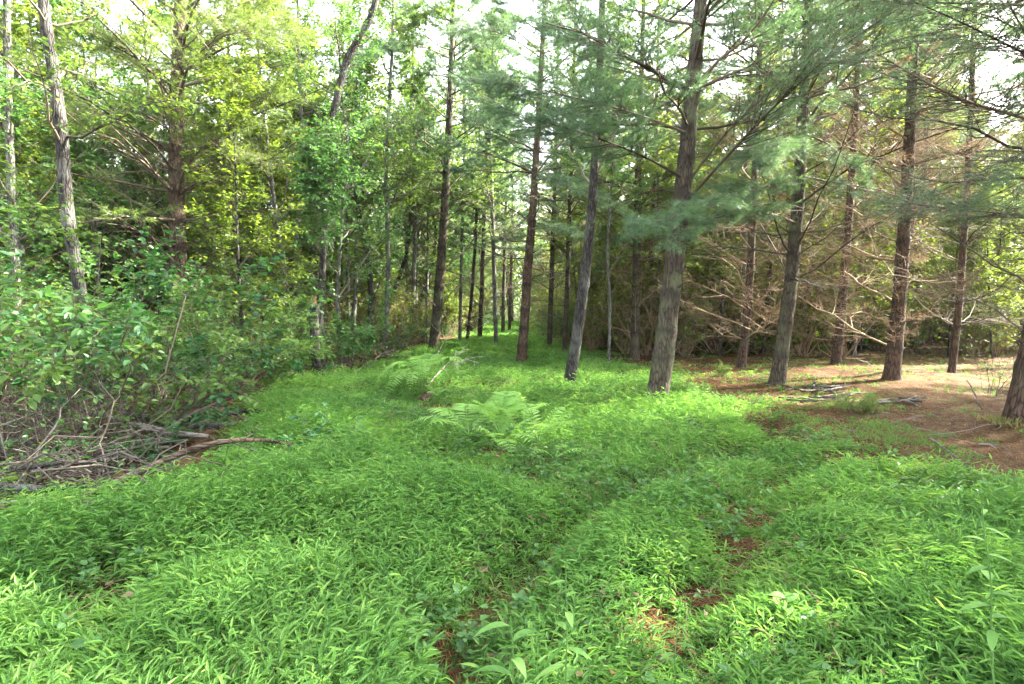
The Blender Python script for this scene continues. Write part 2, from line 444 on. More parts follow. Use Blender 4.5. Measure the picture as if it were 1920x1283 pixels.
def bough(top, base, tips, rng, mat='needle', dens=1.0, L2=.75, W=.0032, name='needle_bough'):
    """one needled bough that leaves the trunk at base and sweeps through tips; a part of its tree"""
    o = np.array(top.location)
    pts = np.array([base] + list(tips)) - o
    seg = np.r_[0, np.cumsum(np.linalg.norm(np.diff(pts, axis=0), axis=1))]
    s = np.linspace(0, seg[-1], 10)
    P = np.stack([np.interp(s, seg, pts[:, i]) for i in range(3)], 1)
    for _ in range(2): P[1:-1] = (P[:-2] + 2 * P[1:-1] + P[2:]) / 4
    Lb = seg[-1]
    P1 = P[None]; R1 = np.linspace(.010 + .004 * Lb, .003, 10)[None]
    P2, R2, _ = kids(P1, R1, int(13 * Lb), rng, .25, 1, (.5, 1.0), L2 / Lb * 1.1, .75, 5, .05, .12, .0025, .45)
    P3, R3, _ = kids(P2, R2, 7, rng, .15, .98, (.5, .9), .5, .7, 4, .06, .1, .002, .4)
    acc = Acc()
    for PP, RR, sd in ((P1, R1, 6), (P2, R2, 4), (P3, R3, 3)):
        V, q, vv = tubes(PP, RR, sd, rng.uniform(0, 1, len(PP))); acc.add(V, q, None, vv)
    b = link(name, acc.mesh(name, M['twig'], True), top)
    acc = Acc()
    needles(P2, R2, rng, 12 * dens, 14, .12, W * .8, .3, acc, .55); needles(P3, R3, rng, 21 * dens, 14, .12, W * .8, .1, acc, .55)
    link('needles', acc.mesh('needles', M[mat]), b)

# ------------------------------------------------------------------ broadleaf trees and shrubs
def put_leaves(P, R, rng, per_m, L, acc, s0=.2, lobed=False, droop=.2, up=.8, simple=False, Wf=.5, jit=.25):
    if not len(P): return
    Lp = np.linalg.norm(P[:, -1] - P[:, 0], axis=1)
    cnt = rng.poisson(Lp * per_m + .6); idx = np.repeat(np.arange(len(P)), cnt)
    if not len(idx): return
    s = rng.uniform(s0, 1, len(idx)); b, t, _ = sample(P, R, idx, s)
    h = nrm(np.cross(t, np.array([[0, 0, 1.]]))) * rng.choice([-1, 1], len(idx))[:, None]
    d = nrm(t * .6 + h * .8 + rng.normal(0, jit, b.shape)); d[:, 2] -= droop * rng.uniform(0, 1.6, len(b)); d = nrm(d)
    nn = nrm(np.array([[0, 0, up]]) + rng.normal(0, .3, b.shape))
    b = b + d * .02
    l = L * rng.uniform(.55, 1.25, len(b)); v = np.clip(rng.normal(.5, .25, len(b)), 0, 1)
    if lobed: V, q, vv = maple(b, d, nn, l, v)
    else: V, q, vv = leaves(b, d, nn, l, l * Wf, v, simple=simple)
    acc.add(V, q, None, vv)

def broadleaf(name, label, P, R, rng, group=None, bark='bark_dark', leafm='leaf', nlimb=14, z0=2.0, Ll=2.0, per_m=14, leafL=.09, lobed=False,
              detail=1.0, sides=10, cat='tree', elev=(.2, 1.0), simple=False, flare=.25, leaf_top=99):
    base = P[0].copy(); P = P - base; H = P[-1, 2]
    top = thing(name, label, cat, base, group)
    me, Q, r = trunk_mesh(P, R, rng, M[bark], (), sides, flare, lump=.09)
    link('trunk', me, top)
    z = np.sort(rng.uniform(z0, H * .98, nlimb)); c, rad = axis_at(Q, r, z)
    a = rng.uniform(0, 2 * PI, nlimb); e = rng.uniform(*elev, nlimb)
    D = np.stack([np.cos(a) * np.cos(e), np.sin(a) * np.cos(e), np.sin(e)], 1)
    L = Ll * rng.uniform(.4, 1.2, nlimb) * (.45 + .55 * (1 - (z - z0) / (H - z0 + .1)))
    L *= 1.0
    P1, R1 = grow(c, D, L, np.minimum(rad * .55, .006 + .009 * L), 8, rng, rng.normal(.1, .12, nlimb), .25, .2)
    P2, R2, _ = kids(P1, R1, max(3, int(10 * detail)), rng, .15, .99, (.5, 1.1), .55, .6, 5, .05, .2, .002)
    P3, R3, _ = kids(P2, R2, max(2, int(4.5 * detail)), rng, .15, .98, (.5, 1.0), .6, .6, 4, 0, .15, .0016)
    acc = Acc()
    for PP, RR, sd in ((P1, R1, 6), (P2, R2, 4), (P3, R3, 3)):
        V, q, vv = tubes(PP, RR, sd, rng.uniform(0, 1, len(PP))); acc.add(V, q, None, vv)
    link('limbs', acc.mesh('limbs', M['twig_grey' if bark == 'bark_pale' else 'twig'], True), top)
    acc = Acc()
    put_leaves(P2, R2, rng, per_m * .8, leafL, acc, .2, lobed, simple=simple); put_leaves(P3, R3, rng, per_m, leafL, acc, .1, lobed, simple=simple)
    link('crown', acc.mesh('crown', M[leafm]), top)
    return top

def shrub(name, label, base, rng, group=None, nst=9, H=2.0, spread=.6, leafm='leaf', leafL=.07, per_m=16, lobed=False, twig='twig', cat='shrub', detail=1.0,
          leaf_from=.25, r0=.011, Wf=.6, arch=-.25, wob=.3, n2=9):
    top = thing(name, label, cat, base, group)
    a = rng.uniform(0, 2 * PI, nst); e = rng.uniform(PI / 2 - spread * 1.1, PI / 2 - .05, nst)
    D = np.stack([np.cos(a) * np.cos(e), np.sin(a) * np.cos(e), np.sin(e)], 1)
    L = H * rng.uniform(.55, 1.15, nst)
    B = np.stack([np.cos(a), np.sin(a), 0 * a - .3], 1) * .08
    P1, R1 = grow(B, D, L, np.full(nst, r0) * rng.uniform(.6, 1.3, nst), 9, rng, rng.normal(arch, .1, nst), wob, .2)
    P2, R2, _ = kids(P1, R1, max(3, int(n2 * detail)), rng, leaf_from, .99, (.5, 1.2), .38, .45, 5, -.05, .25, .0018)
    P3, R3, _ = kids(P2, R2, max(2, int(3 * detail)), rng, .15, .98, (.5, 1.1), .5, .5, 4, 0, .2, .0014)
    acc = Acc()
    for PP, RR, sd in ((P1, R1, 5), (P2, R2, 3), (P3, R3, 3)):
        V, q, vv = tubes(PP, RR, sd, rng.uniform(0, 1, len(PP))); acc.add(V, q, None, vv)
    link('stems', acc.mesh('stems', M[twig], True), top)
    if per_m > 0:
        acc = Acc()
        put_leaves(P1, R1, rng, per_m * .8, leafL, acc, max(leaf_from, .3), lobed, Wf=Wf); put_leaves(P2, R2, rng, per_m * .7, leafL, acc, .2, lobed, Wf=Wf); put_leaves(P3, R3, rng, per_m, leafL, acc, .05, lobed, Wf=Wf)
        link('foliage', acc.mesh('foliage', M[leafm]), top)
    return top

# ------------------------------------------------------------------ pixel paths -> real trunks
def trunk_path(pix, H, lean_up=None, taper_top=.35, Y=None, dY=0.0):
    """pix: [(px, py, width_px)...] from the foot upward; the tree stands where the foot meets the ground"""
    b = at(pix[0][0], pix[0][1]) if Y is None else None
    if b is None:
        q = atY(pix[0][0], pix[0][1], Y); b = q
        b[2] = float(hgt(b[0], b[1]))
    Y0 = b[1]
    pix = [(a, c, w * .82) for a, c, w in pix]
    P, R = [b - np.array([0, 0, .12])], [pix[0][2] / F * Y0 / 2]
    for i, (x, y, w) in enumerate(pix):
        if i == 0: P.append(b.copy()); R.append(R[0]); continue
        yy = Y0 + dY * i
        p = atY(x, y, yy)
        if p[2] <= P[-1][2] + .05: continue
        P.append(p); R.append(w / F * yy / 2)
    P = np.array(P); R = np.array(R)
    d = P[-1] - P[-2]; d = d / max(d[2], 1e-3); d[:2] *= .5
    z = P[-1][2]; h0 = b[2]
    if z < h0 + H:
        n = 5; r0 = R[-1]
        for k in range(1, n + 1):
            P = np.vstack([P, P[-1] + d * ((h0 + H - z) / n)]); R = np.append(R, r0 * (1 - .85 * k / n))
    return P, R

# ================================================================== THE PLACE
rng = RNG(7)

# ------------------------------------------------------------------ ground
def grass_mask(x, y):
    """1 where the green carpet grows, fading to the needle litter on the right and the brush on the left"""
    r = np.interp(y, ERy, ERx); l = np.interp(y, ELy, ELx)
    wob = (vnoise(x, y, .9, 5) - .5) * 1.1 + (vnoise(x, y, 2.7, 6) - .5) * 1.2
    sc = .45 + .05 * y
    m = sstep(1.2, -.9, (x - r) / sc + wob) * sstep(-.7, .7, (x - l) / (.35 + .03 * y) + wob * .8)
    m = np.where(y > 58, np.where(np.abs(x) < 16, .9, 0), m)
    return m

BARE = [(*flat_at(a, b), r) for a, b, r in [(1405, 960, .24), (1330, 1110, .17), (850, 1235, .15), (500, 1185, .11), (1010, 1255, .14), (1610, 862, .4), (1480, 905, .2), (700, 1160, .12), (1245, 755, .25), (812, 764, .4), (930, 870, .22), (1120, 1190, .1), (1010, 1085, .12), (820, 1190, .1), (1400, 1010, .16), (1250, 1160, .12), (590, 1090, .09)]]

def build_ground():
    nx, ny = 520, 560
    u = np.linspace(-1, 1, nx); v = np.linspace(0, 1, ny)
    X = np.sign(u) * (18 * np.abs(u) + 340 * np.abs(u) ** 5); Y = -14 + 40 * v + 400 * v ** 5
    XX, YY = np.meshgrid(X, Y, indexing='ij')
    Z = hgt(XX, YY)
    V = np.stack([XX, YY, Z], -1).reshape(-1, 3)
    i = np.arange(nx - 1)[:, None] * ny + np.arange(ny - 1)[None]
    Q = np.stack([i, i + ny, i + ny + 1, i + 1], -1).reshape(-1, 4)
    m, nt, N, L = nodes('forest_floor')
    tc = N('ShaderNodeTexCoord'); a = N('ShaderNodeAttribute', attribute_name='v')
    n1 = N('ShaderNodeTexNoise'); n1.inputs['Scale'].default_value = 14; n1.inputs['Detail'].default_value = 10; n1.inputs['Roughness'].default_value = .7
    L(tc.outputs['Object'], n1.inputs['Vector'])
    mp = N('ShaderNodeMapping'); mp.inputs['Scale'].default_value = (1, 1.7, 1); L(tc.outputs['Object'], mp.inputs[0])
    n3 = N('ShaderNodeTexNoise'); n3.inputs['Scale'].default_value = 75; n3.inputs['Detail'].default_value = 6; n3.inputs['Roughness'].default_value = .75; n3.inputs['Distortion'].default_value = 1.5
    L(mp.outputs[0], n3.inputs['Vector'])
    n4 = N('ShaderNodeTexNoise'); n4.inputs['Scale'].default_value = .8; n4.inputs['Detail'].default_value = 5; L(tc.outputs['Object'], n4.inputs['Vector'])
    s1 = N('ShaderNodeMath', operation='MULTIPLY_ADD'); s1.inputs[1].default_value = .55; L(n3.outputs[0], s1.inputs[0])
    s2 = N('ShaderNodeMath', operation='MULTIPLY'); s2.inputs[1].default_value = .45; L(n1.outputs[0], s2.inputs[0]); L(s2.outputs[0], s1.inputs[2])
    litter0 = ramp(N, [(.36, (.02, .011, .006)), (.46, (.065, .036, .018)), (.55, (.10, .055, .022)), (.68, (.19, .115, .045))]); L(s1.outputs[0], litter0.inputs[0])
    tn = ramp(N, [(.3, (.62, .55, .5)), (.7, (1.15, 1.1, 1.0))]); L(n4.outputs[0], tn.inputs[0])
    litter = N('ShaderNodeMix', data_type='RGBA', blend_type='MULTIPLY'); litter.inputs[0].default_value = 1; L(litter0.outputs[0], litter.inputs[6]); L(tn.outputs[0], litter.inputs[7])
    n2 = N('ShaderNodeTexNoise'); n2.inputs['Scale'].default_value = 1.3; n2.inputs['Detail'].default_value = 8; n2.inputs['Roughness'].default_value = .65
    L(tc.outputs['Object'], n2.inputs['Vector'])
    moss = N('ShaderNodeMapRange'); moss.inputs[1].default_value = .50; moss.inputs[2].default_value = .66; L(n2.outputs[0], moss.inputs[0])
    mm = N('ShaderNodeMath', operation='MULTIPLY'); mm.inputs[1].default_value = .7; L(moss.outputs[0], mm.inputs[0])
    mx = N('ShaderNodeMix', data_type='RGBA'); L(mm.outputs[0], mx.inputs[0]); L(litter.outputs[2], mx.inputs[6]); mx.inputs[7].default_value = (.07, .11, .028, 1)
    gr = ramp(N, [(.35, (.025, .05, .014)), (.65, (.06, .12, .025))]); L(n1.outputs[0], gr.inputs[0])
    m2 = N('ShaderNodeMix', data_type='RGBA'); L(a.outputs['Fac'], m2.inputs[0]); L(mx.outputs[2], m2.inputs[6]); L(gr.outputs[0], m2.inputs[7])
    p = N('ShaderNodeBsdfPrincipled'); p.inputs['Roughness'].default_value = .95; p.inputs['Specular IOR Level'].default_value = .1
    L(m2.outputs[2], p.inputs['Base Color'])
    b = N('ShaderNodeBump'); b.inputs['Strength'].default_value = .8; b.inputs['Distance'].default_value = .03
    L(s1.outputs[0], b.inputs['Height']); L(b.outputs[0], p.inputs['Normal'])
    o = N('ShaderNodeOutputMaterial'); L(p.outputs[0], o.inputs[0])
    bare = np.ones(len(V))
    for bx, by, br in BARE: bare *= 1 - .95 * np.exp(-(((V[:, 0] - bx) ** 2 + (V[:, 1] - by) ** 2) / br ** 2) ** 2)
    g = grass_mask(V[:, 0], V[:, 1]) * (.30 + .45 * sstep(12, 22, V[:, 1])) * bare
    tag(link('ground', mk_mesh('ground', V, Q, None, m, g, True)), kind='structure')
build_ground()


def scatter(r0, r1, dens, rng, half=52):
    h = math.radians(half); area = h * (r1 * r1 - r0 * r0); n = int(area * dens)
    r = np.sqrt(rng.uniform(r0 * r0, r1 * r1, n)); a = rng.uniform(-h, h, n)
    return r * np.sin(a), r * np.cos(a)

FERNS = [(*flat_at(a, b), q) for a, b, q in [(790, 765, .8), (780, 800, .9), (760, 780, .8), (900, 900, .5), (960, 910, .5), (940, 850, .6), (880, 850, .4), (940, 880, .35), (1010, 860, .45), (1040, 898, .3), (985, 815, .4)]]
def fernclear(x, y):
    return np.clip(sum(np.exp(-((x - a) ** 2 + (y - b) ** 2) / q ** 2) for a, b, q in FERNS), 0, 1)

def build_grass():
    rng = RNG(11); acc = Acc()
    for r0, r1, dens, nl, simple, k in ((1.2, 5.2, 1650, 6, False, .84), (5.2, 10, 900, 5, False, .95), (10, 17, 430, 4, True, 1.2), (17, 30, 200, 4, True, 1.8), (30, 66, 60, 4, True, 2.8)):
        x, y = scatter(r0, r1, dens, rng)
        g = grass_mask(x, y)
        bare = np.ones(len(x))
        for bx, by, br in BARE: bare *= 1 - .93 * np.exp(-(((x - bx) ** 2 + (y - by) ** 2) / br ** 2) ** 2)
        patch = .3 + .7 * sstep(.24, .48, vnoise(x, y, .55, 21) * .6 + vnoise(x, y, .22, 22) * .4)
        keep = rng.uniform(0, 1, len(x)) < np.maximum(g ** 1.3, .0) * bare * patch
        x, y, g, bare = x[keep], y[keep], g[keep], bare[keep]
        n = len(x)
        rut = np.exp(-(poly_dist(x, y, RUT1) / .24) ** 2) + np.exp(-(poly_dist(x, y, RUT2) / .24) ** 2)
        H = (.09 + .20 * vnoise(x, y, .9, 31) ** 1.2 + .14 * (vnoise(x, y, .35, 32) - .4)) * (.45 + .55 * g) * (1 - .8 * np.clip(rut, 0, 1)) * (1 - .68 * fernclear(x, y)) * (.4 + .6 * bare)
        H = H * (1 + .25 * sstep(0, -2, x)) * (1 - .45 * sstep(8, 16, y)) * rng.uniform(.55, 1.35, n)
        H = np.maximum(H, .03)
        z = hgt(x, y)
        fl = vnoise(x, y, 1.6, 41) * 2 * PI * 1.3 + rng.normal(0, .7, n)
        lean = rng.uniform(.15, .9, n)
        base = np.stack([x, y, z - .01], 1)
        ld = np.stack([np.cos(fl) * lean, np.sin(fl) * lean, np.ones(n)], 1)
        vs = np.clip(.42 + .35 * (vnoise(x, y, .8, 51) - .5) + .3 * (vnoise(x, y, .25, 52) - .5) + rng.normal(0, .1, n), 0, 1)
        if k < 1.2:
            s = np.array([0, .5, 1.])
            P = base[:, None] + ld[:, None] * H[:, None, None] * s[None, :, None]
            V, q, vv = tubes(P, np.full((n, 3), .0011 if k < 1 else .0013), 3, vs * .6); acc.add(V, q, None, vv)
        for j in range(nl):
            f = (.3 + .7 * (j + rng.uniform(0, 1, n)) / nl)
            pos = base + ld * (H * f)[:, None]
            az = fl + (1 if j % 2 else -1) * rng.uniform(.5, 1.6, n) + rng.normal(0, .4, n)
            if j == nl - 1: az = fl + rng.normal(0, .5, n)
            el = rng.normal(.3, .38, n)
            d = np.stack([np.cos(az) * np.cos(el), np.sin(az) * np.cos(el), np.sin(el)], 1)
            L_ = rng.uniform(.05, .098, n) * k * (.65 + .35 * np.minimum(1, H / .12)); W_ = L_ * rng.uniform(.12, .20, n) * (1 if k < 1.2 else 1.15)
            nn = nrm(np.array([[0, 0, 1.]]) + rng.normal(0, .28, (n, 3)))
            v = np.clip(vs + rng.normal(0, .12, n) + (rng.uniform(0, 1, n) < .012) * .7, 0, 1)
            V, q, vv = leaves(pos, d, nn, L_, W_, v, .2, .22, simple); acc.add(V, q, None, vv)
    o = link('grass', acc.mesh('grass', M['grass'])); tag(o, 'carpet of bright green stiltgrass over the forest path', 'grass', kind='stuff')
    print('grass verts', acc.n, time.time() - T00)
build_grass()

def build_mixed():
    rng = RNG(14); acc = Acc()
    x, y = scatter(1.3, 10, 130, rng); pt = vnoise(x, y, .8, 71)
    keep = (grass_mask(x, y) > .3) & (rng.uniform(0, 1, len(x)) < sstep(.5, .75, pt) + .08); x, y = x[keep], y[keep]; n = len(x)
    z = hgt(x, y) + rng.uniform(.04, .20, n)
    for j in range(5):
        az = rng.uniform(0, 2 * PI, n); el = rng.normal(.2, .25, n); d = np.stack([np.cos(az) * np.cos(el), np.sin(az) * np.cos(el), np.sin(el)], 1)
        L_ = rng.uniform(.025, .055, n); V, q, vv = leaves(np.stack([x, y, z], 1) + d * .012, d, nrm(rng.normal(0, .3, (n, 3)) + np.array([[0, 0, 1.]])), L_, L_ * rng.uniform(.55, .8, n), rng.uniform(0, 1, n), .2, .15)
        acc.add(V, q, None, vv)
    s = np.array([0, .5, 1.]); P = np.stack([x, y, hgt(x, y)], 1)[:, None] * (1 - s[None, :, None]) + np.stack([x, y, z], 1)[:, None] * s[None, :, None]
    V, q, vv = tubes(P, np.full((n, 3), .0012), 3, .4); acc.add(V, q, None, vv)
    tag(link('low_forbs', acc.mesh('low_forbs', M['leaf'])), 'small round-leaved herbs mixed into the grass', 'ground cover', kind='stuff')
    acc = Acc(); x, y = scatter(1.3, 12, 60, rng); keep = grass_mask(x, y) > .2; x, y = x[keep], y[keep]; n = len(x)
    az = rng.uniform(0, 2 * PI, n); B = np.stack([x, y, hgt(x, y) + rng.uniform(.01, .16, n)], 1); D = nrm(np.stack([np.cos(az), np.sin(az), rng.normal(.25, .4, n)], 1))
    P, R = grow(B, D, rng.uniform(.06, .28, n), rng.uniform(.0010, .0022, n), 5, rng, rng.normal(0, .2, n), .3, .5); V, q, vv = tubes(P, R, 3, rng.uniform(0, 1, n)); acc.add(V, q, None, vv)
    m = n // 2; L_ = rng.uniform(.03, .06, m); d = nrm(rng.normal(0, 1, (m, 3)) * np.array([[1, 1, .3]]))
    V, q, vv = leaves(B[:m], d, nrm(rng.normal(0, .5, (m, 3)) + np.array([[0, 0, 1.]])), L_, L_ * .5, rng.uniform(0, 1, m), .3, .3); acc.add(V, q, None, vv)
    tag(link('dead_stalks', acc.mesh('dead_stalks', M['rust_dead'])), 'dead straw and curled brown leaves caught in the grass', 'dead leaves', kind='stuff')
build_mixed()

def build_moss():
    """low sparse green on the litter to the right, a thin short turf"""
    rng = RNG(12); acc = Acc()
    for r0, r1, dens, k in ((3, 10, 900, 1.0), (10, 26, 200, 1.5)):
        x, y = scatter(r0, r1, dens, rng)
        g = grass_mask(x, y); r = np.interp(y, ERy, ERx)
        nz = sstep(.38, .66, vnoise(x, y, 1.3, 61) * .6 + vnoise(x, y, .4, 62) * .4) 
        keep = (x > r - 2.5) & (rng.uniform(0, 1, len(x)) < nz * (1 - g) * np.exp(-np.maximum(x - r, 0) / (2.2 + .12 * y)) * .95)
        x, y = x[keep], y[keep]; n = len(x); z = hgt(x, y)
        for j in range(3):
            az = rng.uniform(0, 2 * PI, n); el = rng.uniform(.3, 1.2, n)
            d = np.stack([np.cos(az) * np.cos(el), np.sin(az) * np.cos(el), np.sin(el)], 1)
            L_ = rng.uniform(.03, .075, n) * k ** .5; nn = nrm(rng.normal(0, 1, (n, 3)) + np.array([[0, 0, 1]]))
            V, q, vv = leaves(np.stack([x, y, z], 1), d, nn, L_, L_ * .14 * k, rng.uniform(0, .45, n), simple=True); acc.add(V, q, None, vv)
    tag(link('moss_and_sprouts', acc.mesh('moss_and_sprouts', M['grass'])), 'thin green sprouts and moss on the needle floor', 'ground cover', kind='stuff')
build_moss()

def build_litter():
    rng = RNG(13); acc = Acc()
    for r0, r1, dens, k in ((1.5, 4.5, 4200, .8), (4.5, 9, 1700, 1.0), (9, 16, 800, 1.5), (16, 34, 200, 2.6)):
        x, y = scatter(r0, r1, dens, rng)
        g = grass_mask(x, y)
        bb = np.zeros(len(x))
        for bx, by, br in BARE: bb = np.maximum(bb, np.exp(-((x - bx) ** 2 + (y - by) ** 2) / (br * 1.1) ** 2))
        keep = rng.uniform(0, 1, len(x)) > g * .93 * (1 - bb)
        x, y = x[keep], y[keep]; n = len(x); z = hgt(x, y) + rng.uniform(.002, .02, n)
        az = rng.uniform(0, 2 * PI, n); L_ = rng.uniform(.05, .12, n) * k ** .6
        d = np.stack([np.cos(az), np.sin(az), rng.normal(0, .12, n)], 1) * L_[:, None]; b = np.stack([x, y, z], 1)
        sd = nrm(np.cross(d, np.array([[0, 0, 1.]]))) * .0022 * k
        V = np.stack([b - sd, b + sd, b + d + sd * .6, b + d - sd * .6], 1).reshape(-1, 3)
        acc.add(V, np.arange(len(V)).reshape(-1, 4), None, np.repeat(rng.uniform(0, 1, n), 4))
    tag(link('pine_litter', acc.mesh('pine_litter', M['rust'])), 'fallen brown pine needles matted on the forest floor', 'needle litter', kind='stuff')
    acc = Acc()
    x, y = scatter(3, 30, 1.0, rng); kx = rng.uniform(0, 1, len(x)) > grass_mask(x, y) * .96
    x, y = x[kx], y[kx]
    xl, yl = scatter(4, 18, 8, rng, 50); kl = (xl < np.interp(yl, ELy, ELx) - .1) & (rng.uniform(0, 1, len(xl)) < .9)
    x, y = np.r_[x, xl[kl]], np.r_[y, yl[kl]]
    n = len(x); az = rng.uniform(0, 2 * PI, n); L_ = rng.uniform(.15, .9, n)
    B = np.stack([x, y, hgt(x, y) + rng.uniform(.005, .05, n)], 1); D = np.stack([np.cos(az), np.sin(az), rng.normal(.03, .1, n)], 1)
    P, R = grow(B, D, L_, rng.uniform(.003, .009, n), 5, rng, rng.normal(0, .05, n), .25, .3)
    V, q, vv = tubes(P, R, 4, rng.uniform(0, 1, n)); acc.add(V, q, None, vv)
    P2, R2, _ = kids(P, R, 3, rng, .2, .95, (.5, 1.1), .45, .9, 4, 0, .2, .0016)
    V, q, vv = tubes(P2, R2, 3, rng.uniform(0, 1, len(P2))); acc.add(V, q, None, vv)
    tag(link('fallen_twigs', acc.mesh('fallen_twigs', M['twig_grey'], True)), 'broken grey twigs strewn over the litter', 'twigs', kind='stuff')
build_litter()
print('ground', time.time() - T00)

# ------------------------------------------------------------------ the trees one can tell apart
def tp(pix, H, **k): return trunk_path(pix, H, **k)
TRUNKS = []

P, R = tp([(1230, 757, 50), (1248, 640, 45), (1264, 500, 41), (1283, 330, 37), (1300, 160, 32), (1314, 0, 28)], 17)
pA = pine('pine_tree', 'thickest pine on the grass edge, lichened trunk with a pale scar and dark rings', P, R, RNG(101), None, (3.6, 6.5), (4.6, 99), 1.9, 3.0,
          detail=1.0, split=True, sides=20, nden=1.0, nW=.005)
P, R = tp([(1066, 727, 27), (1080, 640, 27), (1092, 560, 25), (1103, 460, 22), (1113, 350, 20), (1120, 230, 18), (1126, 100, 16), (1130, 0, 14)], 12)
pB = broadleaf('cherry_tree', 'slim grey leaning tree with rough flaky bark rising from the grass between two pines', P, R, RNG(102), nlimb=18, z0=3.8, Ll=2.4, leafm='leaf_lime', leafL=.075, per_m=17, sides=14)
P, R = tp([(977, 682, 23), (984, 600, 21), (990, 500, 20), (1000, 380, 17), (1008, 250, 14), (1016, 100, 11), (1022, 0, 9)], 15)
pC = pine('pine_tree', 'slender pine with a reddish foot standing in the grass at the middle of the path', P, R, RNG(103), None, (2.2, 7.5), (5.4, 99), 2.6, 2.8, detail=1.1, split=True, nden=1.5, nW=.007, bark='bark_red', whorl=.62)
P, R = tp([(812, 660, 23), (822, 560, 22), (830, 450, 20), (837, 330, 17), (843, 200, 14), (848, 60, 11), (850, 0, 10)], 16)
pD = pine('pine_tree', 'tall straight pine left of the path with bare spokes of branches at every whorl', P, R, RNG(104), None, (1.5, 9), (6.4, 99), 2.7, 2.8, detail=1.1, split=True, nden=1.5, nW=.008, bark='bark', whorl=.8)
P, R = tp([(1456, 723, 34), (1470, 630, 30), (1484, 520, 28), (1495, 400, 26), (1503, 250, 23), (1512, 100, 20), (1516, 0, 18)], 17)
pE = pine('pine_tree', 'dark slanting pine with wide black whorl bands at the edge of the needle floor', P, R, RNG(105), None, (2.2, 7.5), (5.2, 99), 3.0, 2.9, detail=1.1, split=True, sides=16, nden=.8, nW=.006)
P, R = tp([(1390, 690, 20), (1400, 600, 18), (1407, 500, 16), (1412, 400, 15), (1418, 250, 13), (1424, 100, 11)], 15)
pF = pine('pine_tree', 'thin reddish pine with forked dead branches between the thickest pine and the dark slanting one', P, R, RNG(106), None, (.8, 9), (7.5, 99), 2.7, 2.2, detail=1.7, split=True, nden=.4, nW=.007, bark='bark_red', twig='twig_red', rusty=.10)
P, R = tp([(1567, 683, 20), (1576, 600, 19), (1584, 500, 17), (1594, 380, 16), (1602, 250, 14), (1610, 100, 12)], 16)
pG = pine('pine_tree', 'sun-touched pine with a tangle of dead twigs low on its trunk, beyond the stick pile', P, R, RNG(107), None, (.7, 10), (8.5, 99), 2.7, 2.2, detail=1.8, split=True, nden=.35, nW=.007, bark='bark_red', twig='twig_red', rusty=.10)
P, R = tp([(1672, 712, 34), (1680, 630, 30), (1688, 540, 27), (1697, 400, 25), (1706, 250, 22), (1713, 100, 18), (1716, 0, 16)], 17)
pH = pine('pine_tree', 'sunlit pine on a low mound of needles, bristling with long dead branches', P, R, RNG(108), None, (.8, 10), (8, 99), 3.0, 2.2, detail=1.9, split=True, sides=16, nden=.35, nW=.006, twig='twig_red', bark='bark_red', rusty=.10)
P, R = tp([(1784, 700, 15), (1796, 600, 14), (1805, 480, 13), (1813, 350, 12), (1821, 200, 11), (1826, 60, 10)], 14)
pI = pine('pine_tree', 'thin knobbly pine right of the sunlit one, with a dark foot', P, R, RNG(109), None, (.8, 9), (7.5, 99), 2.4, 2.2, detail=1.7, split=True, nden=.35, nW=.007, bark='bark_red', twig='twig')
P, R = tp([(1928, 790, 88), (1962, 600, 70), (1984, 480, 64), (2006, 300, 58), (2024, 100, 50)], 17)
pJ = pine('pine_tree', 'massive dark pine cut by the right border, tuft of dry grass at its foot', P, R, RNG(110), None, (1.2, 7.5), (5.5, 99), 2.6, 3.2, detail=1.3, split=True, sides=20, nden=.7, nW=.006, bark='bark_red', upd=.15, flare=.12)
P, R = tp([(345, 706, 38), (338, 600, 36), (333, 450, 34), (330, 300, 31), (332, 150, 27), (338, 0, 22)], 15)
pL = pine('pine_tree', 'stout sun-dappled pine standing in the broadleaf thicket on the left', P, R, RNG(111), None, (1.5, 6), (3.6, 99), 2.6, 3.4, detail=1.1, split=True, sides=16, nden=.7, nW=.007, nd='needle_yellow', bark='bark_red')
P, R = tp([(196, 768, 26), (178, 680, 25), (152, 560, 25), (126, 400, 26), (116, 250, 25), (100, 130, 24), (84, 30, 22), (76, -40, 20)], 11)
pK = broadleaf('cherry_tree', 'grey leaning tree with blistered bark forking near the top left corner', P, R, RNG(112), nlimb=20, z0=3.6, Ll=2.6, leafm='leaf_lime', leafL=.08, per_m=17, sides=14)
P, R = tp([(40, 800, 18), (34, 640, 17), (28, 480, 17), (20, 330, 16), (14, 160, 15), (12, 0, 14)], 10, Y=9.8)
pN = broadleaf('birch_tree', 'pale straight stem at the far left edge of the wood', P, R, RNG(113), bark='bark_pale', nlimb=22, z0=2.4, Ll=2.2, leafm='leaf', leafL=.09, per_m=18)
P, R = tp([(608, 705, 17), (600, 600, 16), (606, 480, 16), (615, 350, 15), (624, 215, 15), (650, 110, 15), (690, 45, 15), (706, 0, 14), (712, -60, 13)], 11)
pM = broadleaf('vine_hung_tree', 'crooked grey tree bending right near its top, wrapped in vine leaves', P, R, RNG(114), nlimb=18, z0=3.4, Ll=2.3, leafm='leaf', leafL=.075, per_m=16, sides=12)
